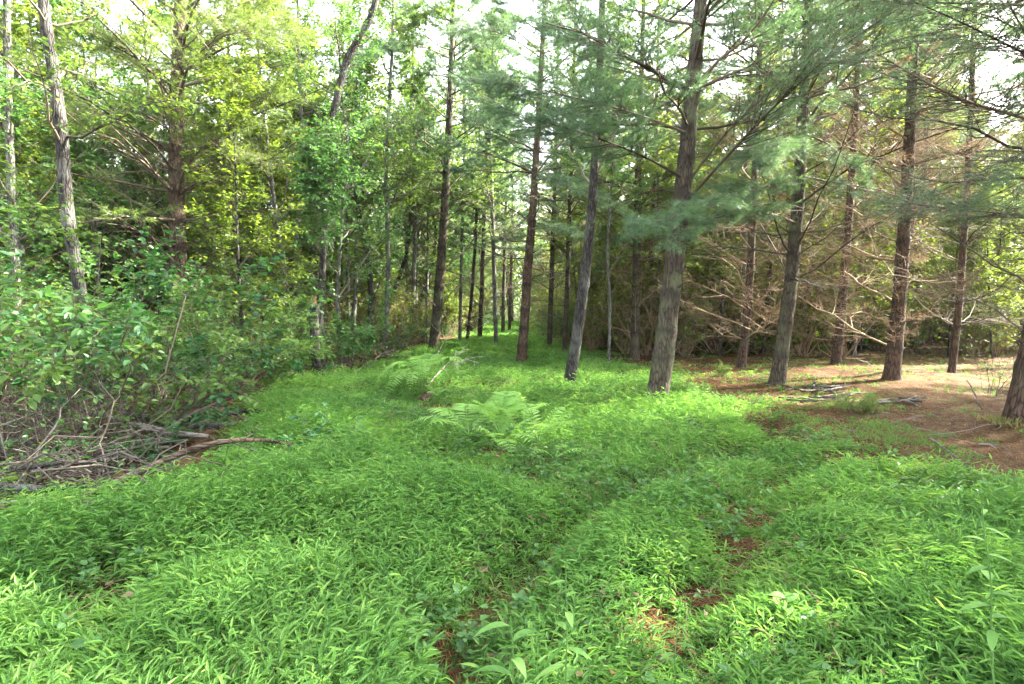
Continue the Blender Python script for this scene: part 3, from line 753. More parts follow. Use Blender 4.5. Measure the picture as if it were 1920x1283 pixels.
for pix, H, seed, lab, bk in (
    ([(762, 642, 9), (780, 585, 9), (798, 535, 8), (812, 495, 7), (818, 440, 6), (800, 330, 5)], 8, 115, 'mossy dark stem leaning right behind the tall straight pine', 'bark_dark'),
    ([(700, 650, 10), (735, 560, 10), (762, 480, 9), (770, 400, 8), (762, 300, 7), (770, 200, 6)], 9, 116, 'thin sinuous sapling forking between the vine-hung tree and the tall pine', 'bark_dark'),
    ([(690, 668, 14), (697, 560, 14), (690, 480, 13), (672, 400, 12), (660, 300, 10), (668, 180, 8)], 9, 117, 'rough grey bent trunk just right of the vine-hung tree', 'bark_dark'),
    ([(762, 640, 8), (764, 540, 8), (760, 430, 7), (768, 320, 6), (775, 220, 5)], 9, 118, 'straight whippy sapling close to the left of the tall straight pine', 'bark_pale'),
    ([(640, 690, 9), (632, 560, 9), (640, 420, 8), (655, 300, 7), (640, 160, 6)], 8, 119, 'pale pole-thin tree close behind the broken snag', 'bark_pale'),
    ([(398, 690, 8), (396, 600, 8), (400, 480, 7), (410, 330, 6)], 7, 120, 'short whitish pole right of the stout thicket pine', 'bark_pale'),
    ([(1142, 680, 7), (1144, 560, 7), (1138, 470, 6), (1148, 330, 5)], 8, 121, 'thin pale stem just right of the slim leaning tree', 'bark_pale'),
    ([(1350, 668, 10), (1352, 600, 9), (1360, 480, 8), (1372, 330, 7)], 9, 122, 'short dark stem in front of the sunny litter, right of the thickest pine', 'bark_dark'),
    ([(1745, 640, 6), (1748, 520, 6), (1752, 400, 6), (1745, 300, 5)], 9, 123, 'white blotched stem behind the dead branches of the sunlit pine', 'bark_pale'),
):
    P, R = tp(pix, H)
    broadleaf('sapling', lab, P, R, RNG(seed), bark=bk, nlimb=22, z0=1.6 if seed < 121 else 2.6, Ll=2.0, leafm='leaf' if seed % 2 else 'leaf_lime', leafL=.08, per_m=17, detail=1.0, sides=8, cat='tree')
for pix, H, seed, lab, Yt in (
    ([(722, 640, 12), (728, 500, 11), (724, 300, 9), (735, 100, 7)], 13, 151, 'tall leafy tree filling the gap left of the tall straight pine', 18.5),
    ([(930, 630, 10), (925, 450, 9), (918, 250, 8), (925, 80, 6)], 15, 152, 'tall lime-leaved tree behind the middle of the path', 25),
    ([(560, 640, 12), (556, 450, 10), (566, 250, 9), (560, 80, 7)], 13, 153, 'tall leafy tree behind the broken snag', 17),
    ([(772, 640, 10), (778, 450, 9), (770, 250, 8), (775, 80, 6)], 14, 154, 'tall thin leafy tree just left of the tall straight pine', 23),
    ([(862, 636, 8), (866, 450, 7), (872, 250, 6), (868, 80, 5)], 15, 155, 'tall thin leafy tree just right of the tall straight pine', 27),
    ([(655, 640, 9), (650, 450, 8), (660, 250, 7), (655, 80, 6)], 13, 156, 'leafy tree behind the crooked vine-hung tree', 21)):
    P, R = tp(pix, H, Y=Yt)
    broadleaf('tree', lab, P, R, RNG(seed), bark='bark_pale', nlimb=34, z0=4.5, Ll=3.4, leafm='leaf_lime', leafL=.12, per_m=18, detail=1.3, sides=8, simple=True)
print('heroes', time.time() - T00)

# mid-distance pines along the path, each picked out in the photo
for pix, H, seed, lab in (
    ([(899, 636, 11), (903, 560, 10), (905, 480, 9), (910, 330, 8), (915, 150, 7)], 16, 131, 'slim dark pine beside the path, right of the tall straight pine'),
    ([(943, 627, 9), (944, 560, 8), (946, 480, 7), (950, 330, 6)], 15, 132, 'far dark pine standing on the path where it narrows'),
    ([(955, 622, 7), (957, 560, 7), (960, 440, 6)], 15, 133, 'thin pine touching the far dark one on the path'),
    ([(1030, 650, 11), (1033, 560, 11), (1036, 460, 10), (1042, 300, 8)], 16, 134, 'shaded pine right behind the slender red-footed pine'),
    ([(1214, 655, 14), (1218, 560, 13), (1222, 450, 12), (1228, 300, 10)], 16, 135, 'shaded pine partly hidden left of the thickest pine'),
    ([(1058, 662, 12), (1062, 580, 11), (1066, 450, 10), (1072, 300, 8)], 16, 136, 'shaded pine peeking past the foot of the slim leaning tree'),
    ([(876, 640, 8), (884, 560, 8), (892, 450, 7)], 14, 137, 'spindly leaning pine at the left brim of the path'),
):
    P, R = tp(pix, H)
    pine('pine_tree', lab, P, R, RNG(seed), None, (1.2, 7), (4.5, 99), 2.2, 2.6, detail=1.0, nden=.6, nW=.011, sides=8, bark='bark_red' if seed % 2 else 'bark')

# needle boughs that hang into the picture
r = RNG(140)
def A_(x, y, Y): return atY(x, y, Y)
bough(pA, A_(1282, 335, 9.45), [A_(1215, 295, 9.0), A_(1130, 262, 8.5), A_(1040, 232, 8.1), A_(960, 215, 7.9)], r, dens=1.1, L2=1.0)
bough(pA, A_(1288, 250, 9.45), [A_(1200, 215, 8.8), A_(1110, 190, 8.2), A_(1000, 165, 7.8), A_(930, 150, 7.6)], r, dens=1.1, L2=1.0)
bough(pA, A_(1292, 180, 9.45), [A_(1210, 120, 8.8), A_(1100, 60, 8.4), A_(1000, 30, 8.2)], r, dens=.7, L2=.9)
bough(pA, A_(1290, 345, 9.5), [A_(1330, 280, 9.2), A_(1400, 210, 8.8), A_(1500, 120, 8.5), A_(1610, 30, 8.2)], r, dens=.35, L2=1.2)
bough(pA, A_(1285, 380, 9.5), [A_(1340, 320, 9.0), A_(1420, 230, 8.4), A_(1520, 130, 8.0), A_(1640, 40, 7.6), A_(1760, -30, 7.4)], r, dens=.35, L2=1.2)
bough(pA, A_(1300, 160, 9.5), [A_(1370, 90, 9.0), A_(1440, 20, 8.6)], r, dens=.8, L2=.9)
bough(pE, A_(1497, 345, 11.7), [A_(1430, 350, 10.2), A_(1350, 375, 9.0), A_(1270, 405, 8.2), A_(1195, 425, 7.9)], r, dens=1.1, L2=.75)
bough(pE, A_(1500, 300, 11.7), [A_(1470, 270, 10.4), A_(1440, 275, 9.2), A_(1400, 310, 8.4)], r, dens=1.2, L2=.8)
bough(pE, A_(1494, 420, 11.7), [A_(1440, 395, 10.6), A_(1370, 400, 9.6), A_(1300, 415, 8.9), A_(1245, 462, 8.4)], r, dens=.9, L2=.6)
bough(pE, A_(1503, 250, 11.7), [A_(1560, 270, 10.9), A_(1600, 320, 10.2), A_(1590, 360, 9.8)], r, dens=.9, L2=.6)
bough(pC, A_(1003, 340, 16.3), [A_(1040, 330, 15.0), A_(1100, 360, 13.6), A_(1150, 385, 12.9)], r, dens=.9, L2=.8)
bough(pC, A_(996, 430, 16.3), [A_(1040, 425, 15.0), A_(1090, 440, 14.0)], r, dens=.8, L2=.6)
bough(pD, A_(838, 300, 20.5), [A_(780, 250, 19.0), A_(700, 230, 17.5), A_(640, 260, 16.5)], r, dens=.6, L2=1.3, W=.005)
bough(pD, A_(842, 180, 20.5), [A_(900, 150, 19.0), A_(970, 160, 17.0)], r, dens=.6, L2=1.3, W=.005)
bough(pL, A_(335, 300, 13.5), [A_(400, 270, 13.0), A_(460, 280, 12.6), A_(500, 305, 12.3)], r, 'needle_yellow', dens=.35, L2=1.1)
bough(pL, A_(332, 180, 13.5), [A_(260, 130, 12.6), A_(200, 90, 11.8), A_(150, 90, 11.2)], r, 'needle_yellow', dens=.8, L2=1.1)
bough(pL, A_(334, 140, 13.5), [A_(400, 70, 12.6), A_(480, 50, 11.8), A_(560, 60, 11.4)], r, 'needle_yellow', dens=.8, L2=1.1)
for tr, a, tips, dn in ((pD, (846, 110, 20.5), [(780, 80, 19.0), (710, 90, 17.5), (650, 120, 16.5)], .7), (pD, (847, 70, 20.5), [(800, 30, 19.5), (740, 10, 18.5)], .7),
                        (pD, (846, 120, 20.5), [(900, 80, 19.5), (960, 90, 18.5), (1000, 120, 18.0)], .7), (pD, (840, 240, 20.5), [(900, 220, 19.2), (960, 240, 18.0)], .6),
                        (pC, (1016, 110, 16.3), [(960, 70, 15.5), (900, 50, 14.8), (860, 60, 14.4)], .7), (pC, (1014, 150, 16.3), [(1070, 100, 15.5), (1130, 90, 15.0)], .7),
                        (pH, (1710, 160, 12.4), [(1780, 100, 12.0), (1850, 60, 11.6), (1900, 50, 11.3)], .5), (pI, (1820, 220, 14.2), [(1870, 170, 13.8), (1912, 150, 13.5)], .5),
                        (pI, (1816, 300, 14.2), [(1860, 240, 13.6), (1900, 225, 13.2)], .5), (pE, (1510, 110, 11.7), [(1580, 60, 11.3), (1660, 20, 11.0)], .5),
                        (pL, (336, 100, 13.5), [(420, 20, 13.0), (500, -10, 12.6)], .7), (pL, (332, 240, 13.5), [(260, 220, 13.0), (200, 235, 12.7)], .6)):
    bough(tr, A_(*a), [A_(*t) for t in tips], r, 'needle_yellow' if tr is pL else 'needle', dens=dn, L2=1.1, W=.0045)
for (a, b, Y0), tips in (((1990, 240, 8.3), [(1900, 215, 7.8), (1800, 190, 7.2), (1690, 130, 6.8), (1580, 60, 6.6)]),
                         ((1985, 320, 8.3), [(1900, 290, 7.8), (1820, 330, 7.4), (1760, 380, 7.0)]),
                         ((2000, 140, 8.3), [(1900, 90, 7.6), (1780, 30, 7.0), (1680, -10, 6.8)]),
                         ((1975, 420, 8.3), [(1900, 400, 7.6), (1800, 395, 7.0), (1700, 380, 6.8)])):
    bough(pJ, A_(a, b, Y0), [A_(*t) for t in tips], r, dens=.28, L2=1.1)
print('boughs', time.time() - T00)

# ------------------------------------------------------------------ broken snag, vine, stump bits
def snag(name, label, pix, seed, H=None, mat='bark_dark'):
    P, R = tp(pix, .1)
    o = P[0].copy(); top = thing(name, label, 'dead tree', o)
    me, Q, r_ = trunk_mesh(P - o, R, RNG(seed), M[mat], (), 14, .5, .06, .12); link('trunk', me, top)
    rr = RNG(seed + 1); n = 16; a = rr.uniform(0, 2 * PI, n); q = rr.uniform(0, .75, n)
    B = Q[-1] + np.stack([np.cos(a), np.sin(a), 0 * a], 1) * (r_[-1] * q)[:, None] - np.array([0, 0, .1])
    D = nrm(np.stack([rr.normal(0, .12, n), rr.normal(0, .12, n), np.ones(n)], 1))
    PP, RR = grow(B, D, rr.uniform(.14, .34, n), np.full(n, .022), 4, rr, 0, .1, .15)
    V, qd, vv = tubes(PP, RR, 5, 0); link('splintered_top', Acc().add(V, qd, None, vv).mesh('splintered_top', M['rot'], True), top)
    return top
snag('snag', 'broken grey snag with an orange splintered top, roots spread in the grass', [(598, 716, 26), (592, 660, 22), (588, 600, 21), (590, 572, 22)], 201)
snag('snag', 'short mossy stub with a cut orange face beside the stout thicket pine', [(352, 706, 16), (350, 640, 15), (345, 590, 15)], 203)

def vine(name, label, tree_pix, Y, n, seed, leafm='leaf', L_=.075, rad=.32):
    rr = RNG(seed); top = thing(name, label, 'vine', np.array([0, 0, 0.]))
    pts = np.array([atY(x, y, Y) for x, y in tree_pix]); top.location = pts[0].tolist()
    o = pts[0]; seg = np.linspace(0, 1, len(pts))
    K = 14; PP = []
    for k in range(9):
        s = np.linspace(0, rr.uniform(.5, 1), K); c = np.stack([np.interp(s, seg, pts[:, i]) for i in range(3)], 1)
        ph = rr.uniform(0, 6); w = rr.uniform(.08, rad)
        c[:, 0] += np.cos(ph + s * 9) * w; c[:, 1] += np.sin(ph + s * 9) * w; c += rr.normal(0, .03, c.shape)
        PP.append(c - o)
    PP = np.array(PP); RR = np.full(PP.shape[:2], .004)
    P2, R2, _ = kids(PP, RR, 34, rr, .1, .98, (.7, 1.5), .28, .2, 4, -.3, .3, .0015, .1)
    acc = Acc()
    for a, b in ((PP, RR), (P2, R2)):
        V, q, vv = tubes(a, b, 3, rr.uniform(0, 1, len(a))); acc.add(V, q, None, vv)
    link('vine_stems', acc.mesh('vine_stems', M['twig_grey'], True), top)
    acc = Acc(); put_leaves(P2, R2, rr, n, L_, acc, .1, Wf=.75); link('foliage', acc.mesh('foliage', M[leafm]), top)
vine('vine', 'round-leaved vine climbing the crooked grey tree', [(606, 470), (612, 380), (618, 300), (626, 225)], 11.7, 17, 210, rad=.28)
vine('vine', 'pale dangling vine leaves left of the crooked tree', [(590, 380), (585, 320), (580, 270), (585, 230)], 11.2, 13, 211, rad=.2, L_=.085)

# ------------------------------------------------------------------ thicket on the left
S = lambda px, py: at(px, py)
SHR = [
    (20, 880, 2.9, 'leafy bush at the left border, big pale leaves over bare dark stems', 'leaf', .10, 7, .62, False),
    (120, 855, 3.0, 'tall bush with bright overhanging leaves above the brush pile', 'leaf_lime', .10, 7, .55, False),
    (235, 840, 2.7, 'bush with dark glossy leaves at head height near the leaning grey tree', 'leaf_dark', .105, 7, .6, False),
    (60, 800, 3.2, 'dense bush behind the border bush, mid-green leaves', 'leaf', .085, 8, .4, False),
    (300, 800, 2.5, 'arching bush between the grey leaning tree and the stout pine', 'leaf', .08, 8, .45, False),
    (150, 780, 3.4, 'tall feathery bush rising behind the brush pile', 'leaf_lime', .075, 9, .35, False),
    (430, 735, 2.2, 'low spreading maple bush with flat sprays of lobed leaves', 'leaf_lime', .11, 7, .5, True),
    (555, 715, 2.3, 'maple bush reaching its lobed leaves across the broken snag', 'leaf', .11, 7, .5, True),
    (668, 695, 2.5, 'maple bush right of the snag with layered pale leaves', 'leaf', .10, 7, .45, True),
    (240, 745, 2.7, 'thin-stemmed bush in the shade under the stout pine', 'leaf', .075, 8, .35, False),
    (480, 700, 2.9, 'bush of small leaves filling the gap left of the snag', 'leaf', .07, 9, .35, False),
    (380, 690, 3.1, 'broad bush of small bright leaves behind the thicket pine', 'leaf_lime', .07, 9, .35, False),
    (730, 672, 2.0, 'dim bush under the sinuous sapling', 'leaf_dark', .07, 8, .4, False),
]
for i, (px, py, H, lab, lm, lL, pm, lf, lob) in enumerate(SHR):
    shrub('bush', lab, S(px, py), RNG(300 + i), None, 14, H, .75, lm, lL * .85, pm * 2.3, lob, 'twig', 'bush', 1.15, max(lf, .5 if py > 770 else .35), .012, .62, -.28, .35)
# bare tangles
for i, (px, py, H, n, lab, tw) in enumerate([
    (60, 905, 1.5, 26, 'snarl of bare dark stems in the left border shade', 'twig_grey'),
    (170, 870, 1.4, 24, 'bare thorny tangle over the brush pile', 'twig'),
    (290, 830, 1.2, 22, 'wiry bare tangle right of the brush pile', 'twig_grey'),
    (20, 830, 1.7, 24, 'high tangle of grey canes behind the border brush', 'twig_grey'),
    (400, 740, 1.3, 20, 'thin dead canes in front of the thicket pine', 'twig_grey'),
    (500, 712, 1.4, 20, 'dead canes crossing left of the snag', 'twig'),
    (650, 688, 1.4, 22, 'brown dead canes right of the snag', 'twig'),
    (720, 668, 1.6, 22, 'brown cane thicket left of the tall straight pine', 'twig'),
    (130, 800, 1.8, 24, 'deep tangle of canes under the tall feathery bush', 'twig'),
    (560, 690, 1.6, 20, 'cane tangle behind the broken snag', 'twig'),
]):
    shrub('bramble', lab, S(px, py), RNG(330 + i), None, n, H, 1.15, 'leaf', .06, 2.0, False, tw, 'brambles', .9, .1, .008, .6, -.5, .7)
# thin bush in front of the right border pine and small plants
shrub('bush', 'leggy little bush of thin dark stems in the sun before the border pine', S(1862, 742), RNG(350), None, 7, 1.15, .5, 'leaf_lime', .045, 7, False, 'twig', 'bush', .8, .2, .007, .6, 0, .3)
shrub('bush', 'knee-high dusky bush in the grass left of the ferns', S(610, 850), RNG(351), None, 12, .5, .8, 'leaf_dark', .075, 14, False, 'twig', 'bush', .6, .2, .004, .6, -.1, .3)
shrub('forb', 'low round-leaved plant near the stripped pole', S(330, 835), RNG(352), None, 9, .3, .9, 'leaf', .09, 16, False, 'stem', 'plant', .5, .2, .003, .75, -.1, .2)
shrub('forb', 'grey-green leafy plant among the sticks', S(250, 872), RNG(353), None, 10, .34, .9, 'leaf_dark', .10, 16, False, 'stem', 'plant', .5, .2, .003, .7, -.1, .2)
shrub('forb', 'pale-leaved plant in front of the brush at the left border', S(30, 930), RNG(354), None, 8, .4, .8, 'leaf_lime', .07, 12, False, 'stem', 'plant', .5, .2, .003, .6, -.1, .2)
shrub('forb', 'sprawling leafy plant between the two pale logs', S(400, 800), RNG(355), None, 12, .3, .9, 'leaf', .07, 18, False, 'stem', 'plant', .6, .2, .003, .7, -.1, .2)
for i, (px, py, lab) in enumerate([(1592, 772, 'fuzzy little pine seedling in front of the stick pile'), (1640, 776, 'second smaller pine seedling right of the fuzzy one'), (1545, 660, 'bright seedling on the sunny litter behind the dark slanting pine'), (1352, 706, 'dull green seedling near the thickest pine')]):
    rr = RNG(360 + i); top = thing('pine_seedling', lab, 'seedling', S(px, py)); n = 9
    a = rr.uniform(0, 2 * PI, n); e = rr.uniform(.4, 1.4, n)
    P1, R1 = grow(np.zeros((n, 3)), np.stack([np.cos(a) * np.cos(e), np.sin(a) * np.cos(e), np.sin(e)], 1), rr.uniform(.18, .34, n), np.full(n, .004), 5, rr, .1, .1)
    P2, R2, _ = kids(P1, R1, 5, rr, .2, .95, (.5, .9), .5, .5, 4)
    V, q, vv = tubes(P1, R1, 4, .5); link('stems', Acc().add(V, q, None, vv).mesh('stems', M['twig'], True), top)
    acc = Acc(); needles(P1, R1, rr, 60, 10, .06, .003, .2, acc); needles(P2, R2, rr, 60, 10, .055, .003, .1, acc)
    link('needles', acc.mesh('needles', M['needle_yellow']), top)
print('shrubs', time.time() - T00)

# ------------------------------------------------------------------ logs and sticks
def stick(name, label, pix, seed, mat='log', cat='fallen branch', twigs=0, lump=.08, cut=None):
    """pix (px, py, width_px, lift_m)"""
    rr = RNG(seed); pts = np.array([at(a, b, l) for a, b, w, l in pix]); R = np.array([w / F * p[1] / 2 for (a, b, w, l), p in zip(pix, pts)])
    o = pts[0].copy(); pts = pts - o
    seg = np.r_[0, np.cumsum(np.linalg.norm(np.diff(pts, axis=0), axis=1))]; n = max(8, int(seg[-1] / .06)); s = np.linspace(0, seg[-1], n)
    Q = np.stack([np.interp(s, seg, pts[:, i]) for i in range(3)], 1)
    for _ in range(5): Q[1:-1] = (Q[:-2] + 2 * Q[1:-1] + Q[2:]) / 4
    Q[1:-1] += rr.normal(0, .004, Q[1:-1].shape)
    r_ = np.interp(s, seg, R); a = np.arange(9) * 2 * PI / 9
    RR = r_[:, None] * (1 + lump * rr.normal(0, 1, (n, 1)) * .12 + lump * (vnoise(a[None] * 1.3 + 0 * s[:, None], s[:, None] * 4, .6, seed) - .5) * 2)
    V, q, vv = tubes(Q[None], RR[None], 9, (rr.uniform(0, 1, n) > .975)[None] * .3)
    base = len(V); V = np.vstack([V, Q[:1], Q[-1:]]); vv = np.r_[vv, 1, 1]
    T = np.array([[base, (j + 1) % 9, j] for j in range(9)] + [[base + 1, (n - 1) * 9 + j, (n - 1) * 9 + (j + 1) % 9] for j in range(9)])
    acc = Acc(); acc.add(V, q, T, vv)
    if twigs:
        P2, R2, _ = kids(Q[None], r_[None], twigs, rr, .3, 1, (.4, 1.1), .22, .3, 6, .05, .3, .0022, .2, .3)
        P3, R3, _ = kids(P2, R2, 3, rr, .2, .95, (.4, 1.0), .5, .3, 4, 0, .2, .0016)
    o_ = thing(name, label, cat, o)
    link('stem', acc.mesh('stem', M[mat], True), o_)
    if twigs:
        acc = Acc()
        for PP, RR2 in ((P2, R2), (P3, R3)):
            V, q, vv = tubes(PP, RR2, 4, rr.uniform(.2, 1, len(PP))); acc.add(V, q, None, vv)
        link('side_twigs', acc.mesh('side_twigs', M['twig_pale' if 'pale' in mat else 'twig_grey'], True), o_)
    return o_
stick('fallen_branch', 'long brown barkless bough bowed over the grass, thickest in the brush', [(120, 948, 13, 0.16), (200, 912, 14, 0.18), (270, 880, 14, 0.25), (340, 850, 13, 0.33), (400, 829, 12, 0.41), (440, 826, 9, 0.41), (500, 824, 7, 0.35), (545, 834, 5, 0.23)], 401, 'log', twigs=3)
stick('log', 'pale log lying along the edge of the brush at the left border', [(-60, 950, 13.2, 0.19), (40, 943, 13.2, 0.2), (120, 941, 13.2, 0.2), (205, 942, 10.8, 0.21)], 402, 'log_pale', 'log')
stick('log', 'dark log lying above the pale one', [(-60, 905, 14.95, 0.22), (40, 915, 13.8, 0.22), (120, 918, 12.65, 0.21), (180, 908, 9.2, 0.21)], 403, 'bark_dark', 'log')
stick('log', 'broken butt-ended log showing yellow wood at the left border', [(-60, 962, 13.2, 0.16), (0, 957, 13.2, 0.17), (60, 951, 9.6, 0.17)], 404, 'log', 'log')
stick('fallen_pole', 'stripped pole with pale wood slanting down from the thicket', [(150, 768, 8.4, 0.42), (210, 785, 10.8, 0.37), (270, 800, 12, 0.32), (320, 812, 12, 0.24), (390, 818, 7.2, 0.18)], 405, 'log_pale', 'fallen branch', 2)
stick('log', 'dark rotten log behind the stripped pole', [(235, 775, 9.9, 0.3), (300, 790, 11, 0.28), (360, 800, 8.8, 0.2), (410, 803, 6.6, 0.18)], 406, 'bark_dark', 'log')
stick('log', 'stubby rotten log with a raised end in the clearing', [(345, 786, 15.4, 0.11), (380, 778, 16.5, 0.11), (430, 774, 12.1, 0.1), (500, 772, 8.8, 0.09)], 407, 'bark_dark', 'log')
stick('log', 'flat crumbling log below the stubby one', [(335, 798, 11, 0.11), (380, 799, 12.1, 0.11), (440, 796, 8.8, 0.11)], 408, 'bark_dark', 'log')
stick('fallen_branch', 'grey branch lying under the long bowed bough', [(150, 925, 7.7, 0.13), (240, 895, 7.7, 0.15), (300, 872, 6.6, 0.15), (345, 855, 4.4, 0.14)], 409, 'bark_pale', twigs=2)
stick('fallen_branch', 'short whitish stick poking out of the grass edge', [(243, 940, 7.7, 0.12), (265, 925, 8.8, 0.15), (285, 915, 7.7, 0.18)], 410, 'log_pale')
stick('fallen_tree', 'horizontal dead trunk hung across the left thicket', [(-40, 708, 9, .55), (60, 714, 9, .5), (150, 724, 7, .45), (200, 728, 5, .4)], 411, 'bark_dark', 'fallen tree', 4)
stick('fallen_branch', 'brown branch in the middle of the brush pile', [(20, 880, 9.9, 0.27), (120, 868, 8.8, 0.32), (210, 862, 6.6, 0.27)], 412, 'bark_dark', twigs=4)
stick('fallen_branch', 'branch crossing the upper brush pile', [(0, 820, 8, .3), (90, 838, 8, .3), (170, 862, 6, .15)], 413, 'bark_dark', twigs=4)
stick('fallen_branch', 'light stick slanting up out of the brush pile', [(70, 905, 6.6, 0.2), (110, 885, 6.6, 0.3), (150, 860, 4.4, 0.45)], 414, 'log', twigs=2)
stick('broken_pole', 'sunlit yellowish pole leaning left of the snag', [(522, 716, 6, .03), (508, 690, 7, .3), (492, 665, 6, .55)], 415, 'log', 'broken branch')
stick('broken_pole', 'peeled pole leaning right of the yellowish one', [(540, 700, 6, .03), (522, 678, 7, .25), (500, 652, 6, .5)], 416, 'log_pale', 'broken branch', 2)
stick('broken_pole', 'crooked upright stub left of the peeled pole', [(485, 706, 7, .02), (480, 680, 7, .3), (475, 648, 6, .65)], 417, 'bark_pale', 'broken branch', 2)
stick('fallen_branch', 'bare whitish branch arching up right of the upper fern', [(792, 730, 2.5, .03), (806, 708, 2, .22), (838, 683, 1.75, .42), (880, 672, 1.5, .5), (910, 668, 1, .5)], 418, 'log_pale', twigs=9)
stick('fallen_branch', 'bleached twiggy branch propped beside the upper fern', [(786, 720, 2, .05), (822, 660, 1.75, .5), (838, 632, 1.5, .75), (855, 598, 1, 1.05)], 419, 'log_pale', twigs=7)
stick('fallen_branch', 'pale branch lying at the bank left of the path', [(655, 702, 2, .05), (690, 684, 2, .2), (718, 662, 1.5, .35), (740, 655, 1, .4)], 420, 'log_pale', twigs=6)
stick('fallen_branch', 'thin bent cane curving over the litter at the right', [(1745, 822, 3, .02), (1790, 855, 3, .06), (1830, 885, 3, .05), (1860, 905, 2, .01)], 421, 'log_pale')
stick('fallen_branch', 'straw-coloured cane rising from the litter left of the border pine', [(1842, 770, 2.5, .02), (1826, 735, 2.5, .3), (1812, 712, 2, .5)], 422, 'log_pale')
stick('log', 'dark log half sunk in the bank behind the upper fern', [(650, 706, 9, .04), (700, 700, 10, .05), (745, 690, 7, .03)], 423, 'bark_dark', 'log')
stick('stump', 'dark rotten stump at the foot of the upper fern', [(790, 757, 24, .0), (800, 745, 22, .06), (812, 738, 16, .10)], 424, 'bark_red', 'stump')
rr = RNG(430)
labs = ['longest', 'crooked', 'thin pale', 'short thick', 'forked', 'dark', 'topmost', 'reddish', 'half-buried', 'straight', 'curved', 'knotty', 'splintered', 'slim grey']
for i in range(14):
    cx, cy = rr.uniform(1495, 1590), rr.uniform(722, 750); a = rr.normal(0, .45) + (.5 if i % 3 == 0 else 0); l = rr.uniform(22, 58)
    stick('stick', labs[i] + ' stick of the pile between the dark slanting pine and the seedling', [(cx - l * math.cos(a), cy - l * math.sin(a) * .35, 3.2, rr.uniform(.02, .1)), (cx, cy + rr.normal(0, 4), 3, rr.uniform(.05, .16)), (cx + l * math.cos(a), cy + l * math.sin(a) * .35, 2, rr.uniform(.02, .1))], 440 + i, ['log', 'bark_dark', 'bark_red', 'bark_dark', 'log_pale'][i % 5], 'stick')['group'] = 'sticks in the pile on the needle floor'
for i in range(8):
    cx, cy = rr.uniform(1640, 1720), rr.uniform(742, 756); a = rr.normal(0, .5); l = rr.uniform(14, 40)
    stick('stick', ['pale chip-like', 'bleached upright', 'dark bent', 'slender', 'stubby', 'brown', 'peeled', 'hooked'][i] + ' stick of the small heap in front of the sunlit pine', [(cx - l, cy, 4, .02), (cx, cy + rr.normal(0, 2), 4, .06), (cx + l * .9, cy - l * math.sin(a) * .5, 3, .06)], 460 + i, ['log', 'log_pale', 'bark_dark', 'bark_dark'][i % 4], 'stick')['group'] = 'sticks in the small heap on the needle floor'

def brushwood():
    rr = RNG(470); acc = Acc()
    n = 210
    px = rr.uniform(-260, 460, n); py = 690 + 270 * rr.beta(2, 1.6, n)
    ok = (px < 470 - (py - 760) * 1.2) | (py < 740); px, py = px[ok], py[ok]
    B = np.array([at(a, b, rr.uniform(.01, .40) * (1 if b < 900 else .35)) for a, b in zip(px, py)]); n = len(B)
    a = rr.normal(0, .7, n) + (rr.uniform(0, 1, n) > .5) * PI; e = rr.normal(.1, .3, n)
    D = np.stack([np.cos(a) * np.cos(e), np.sin(a) * np.cos(e), np.sin(e)], 1)
    P1, R1 = grow(B, D, rr.uniform(.4, 1.7, n), rr.uniform(.003, .012, n), 7, rr, rr.normal(-.15, .15, n), .45, .3)
    P1[..., 2] = np.maximum(P1[..., 2], hgt(P1[..., 0], P1[..., 1]) + .01)
    P2, R2, _ = kids(P1, R1, 5, rr, .15, .95, (.4, 1.1), .5, .3, 5, 0, .3, .0018)
    for PP, RR, s in ((P1, R1, 5), (P2, R2, 3)):
        V, q, vv = tubes(PP, RR, s, rr.uniform(0, .4, len(PP)) ** 1.3); acc.add(V, q, None, vv)  # low v only: the pile's deep shade is put into the twig colour
    tag(link('brushwood', acc.mesh('brushwood', M['twig_grey'], True)), 'tangled dead sticks and twigs piled under the left thicket', 'brushwood', kind='stuff')
brushwood()
print('sticks', time.time() - T00)

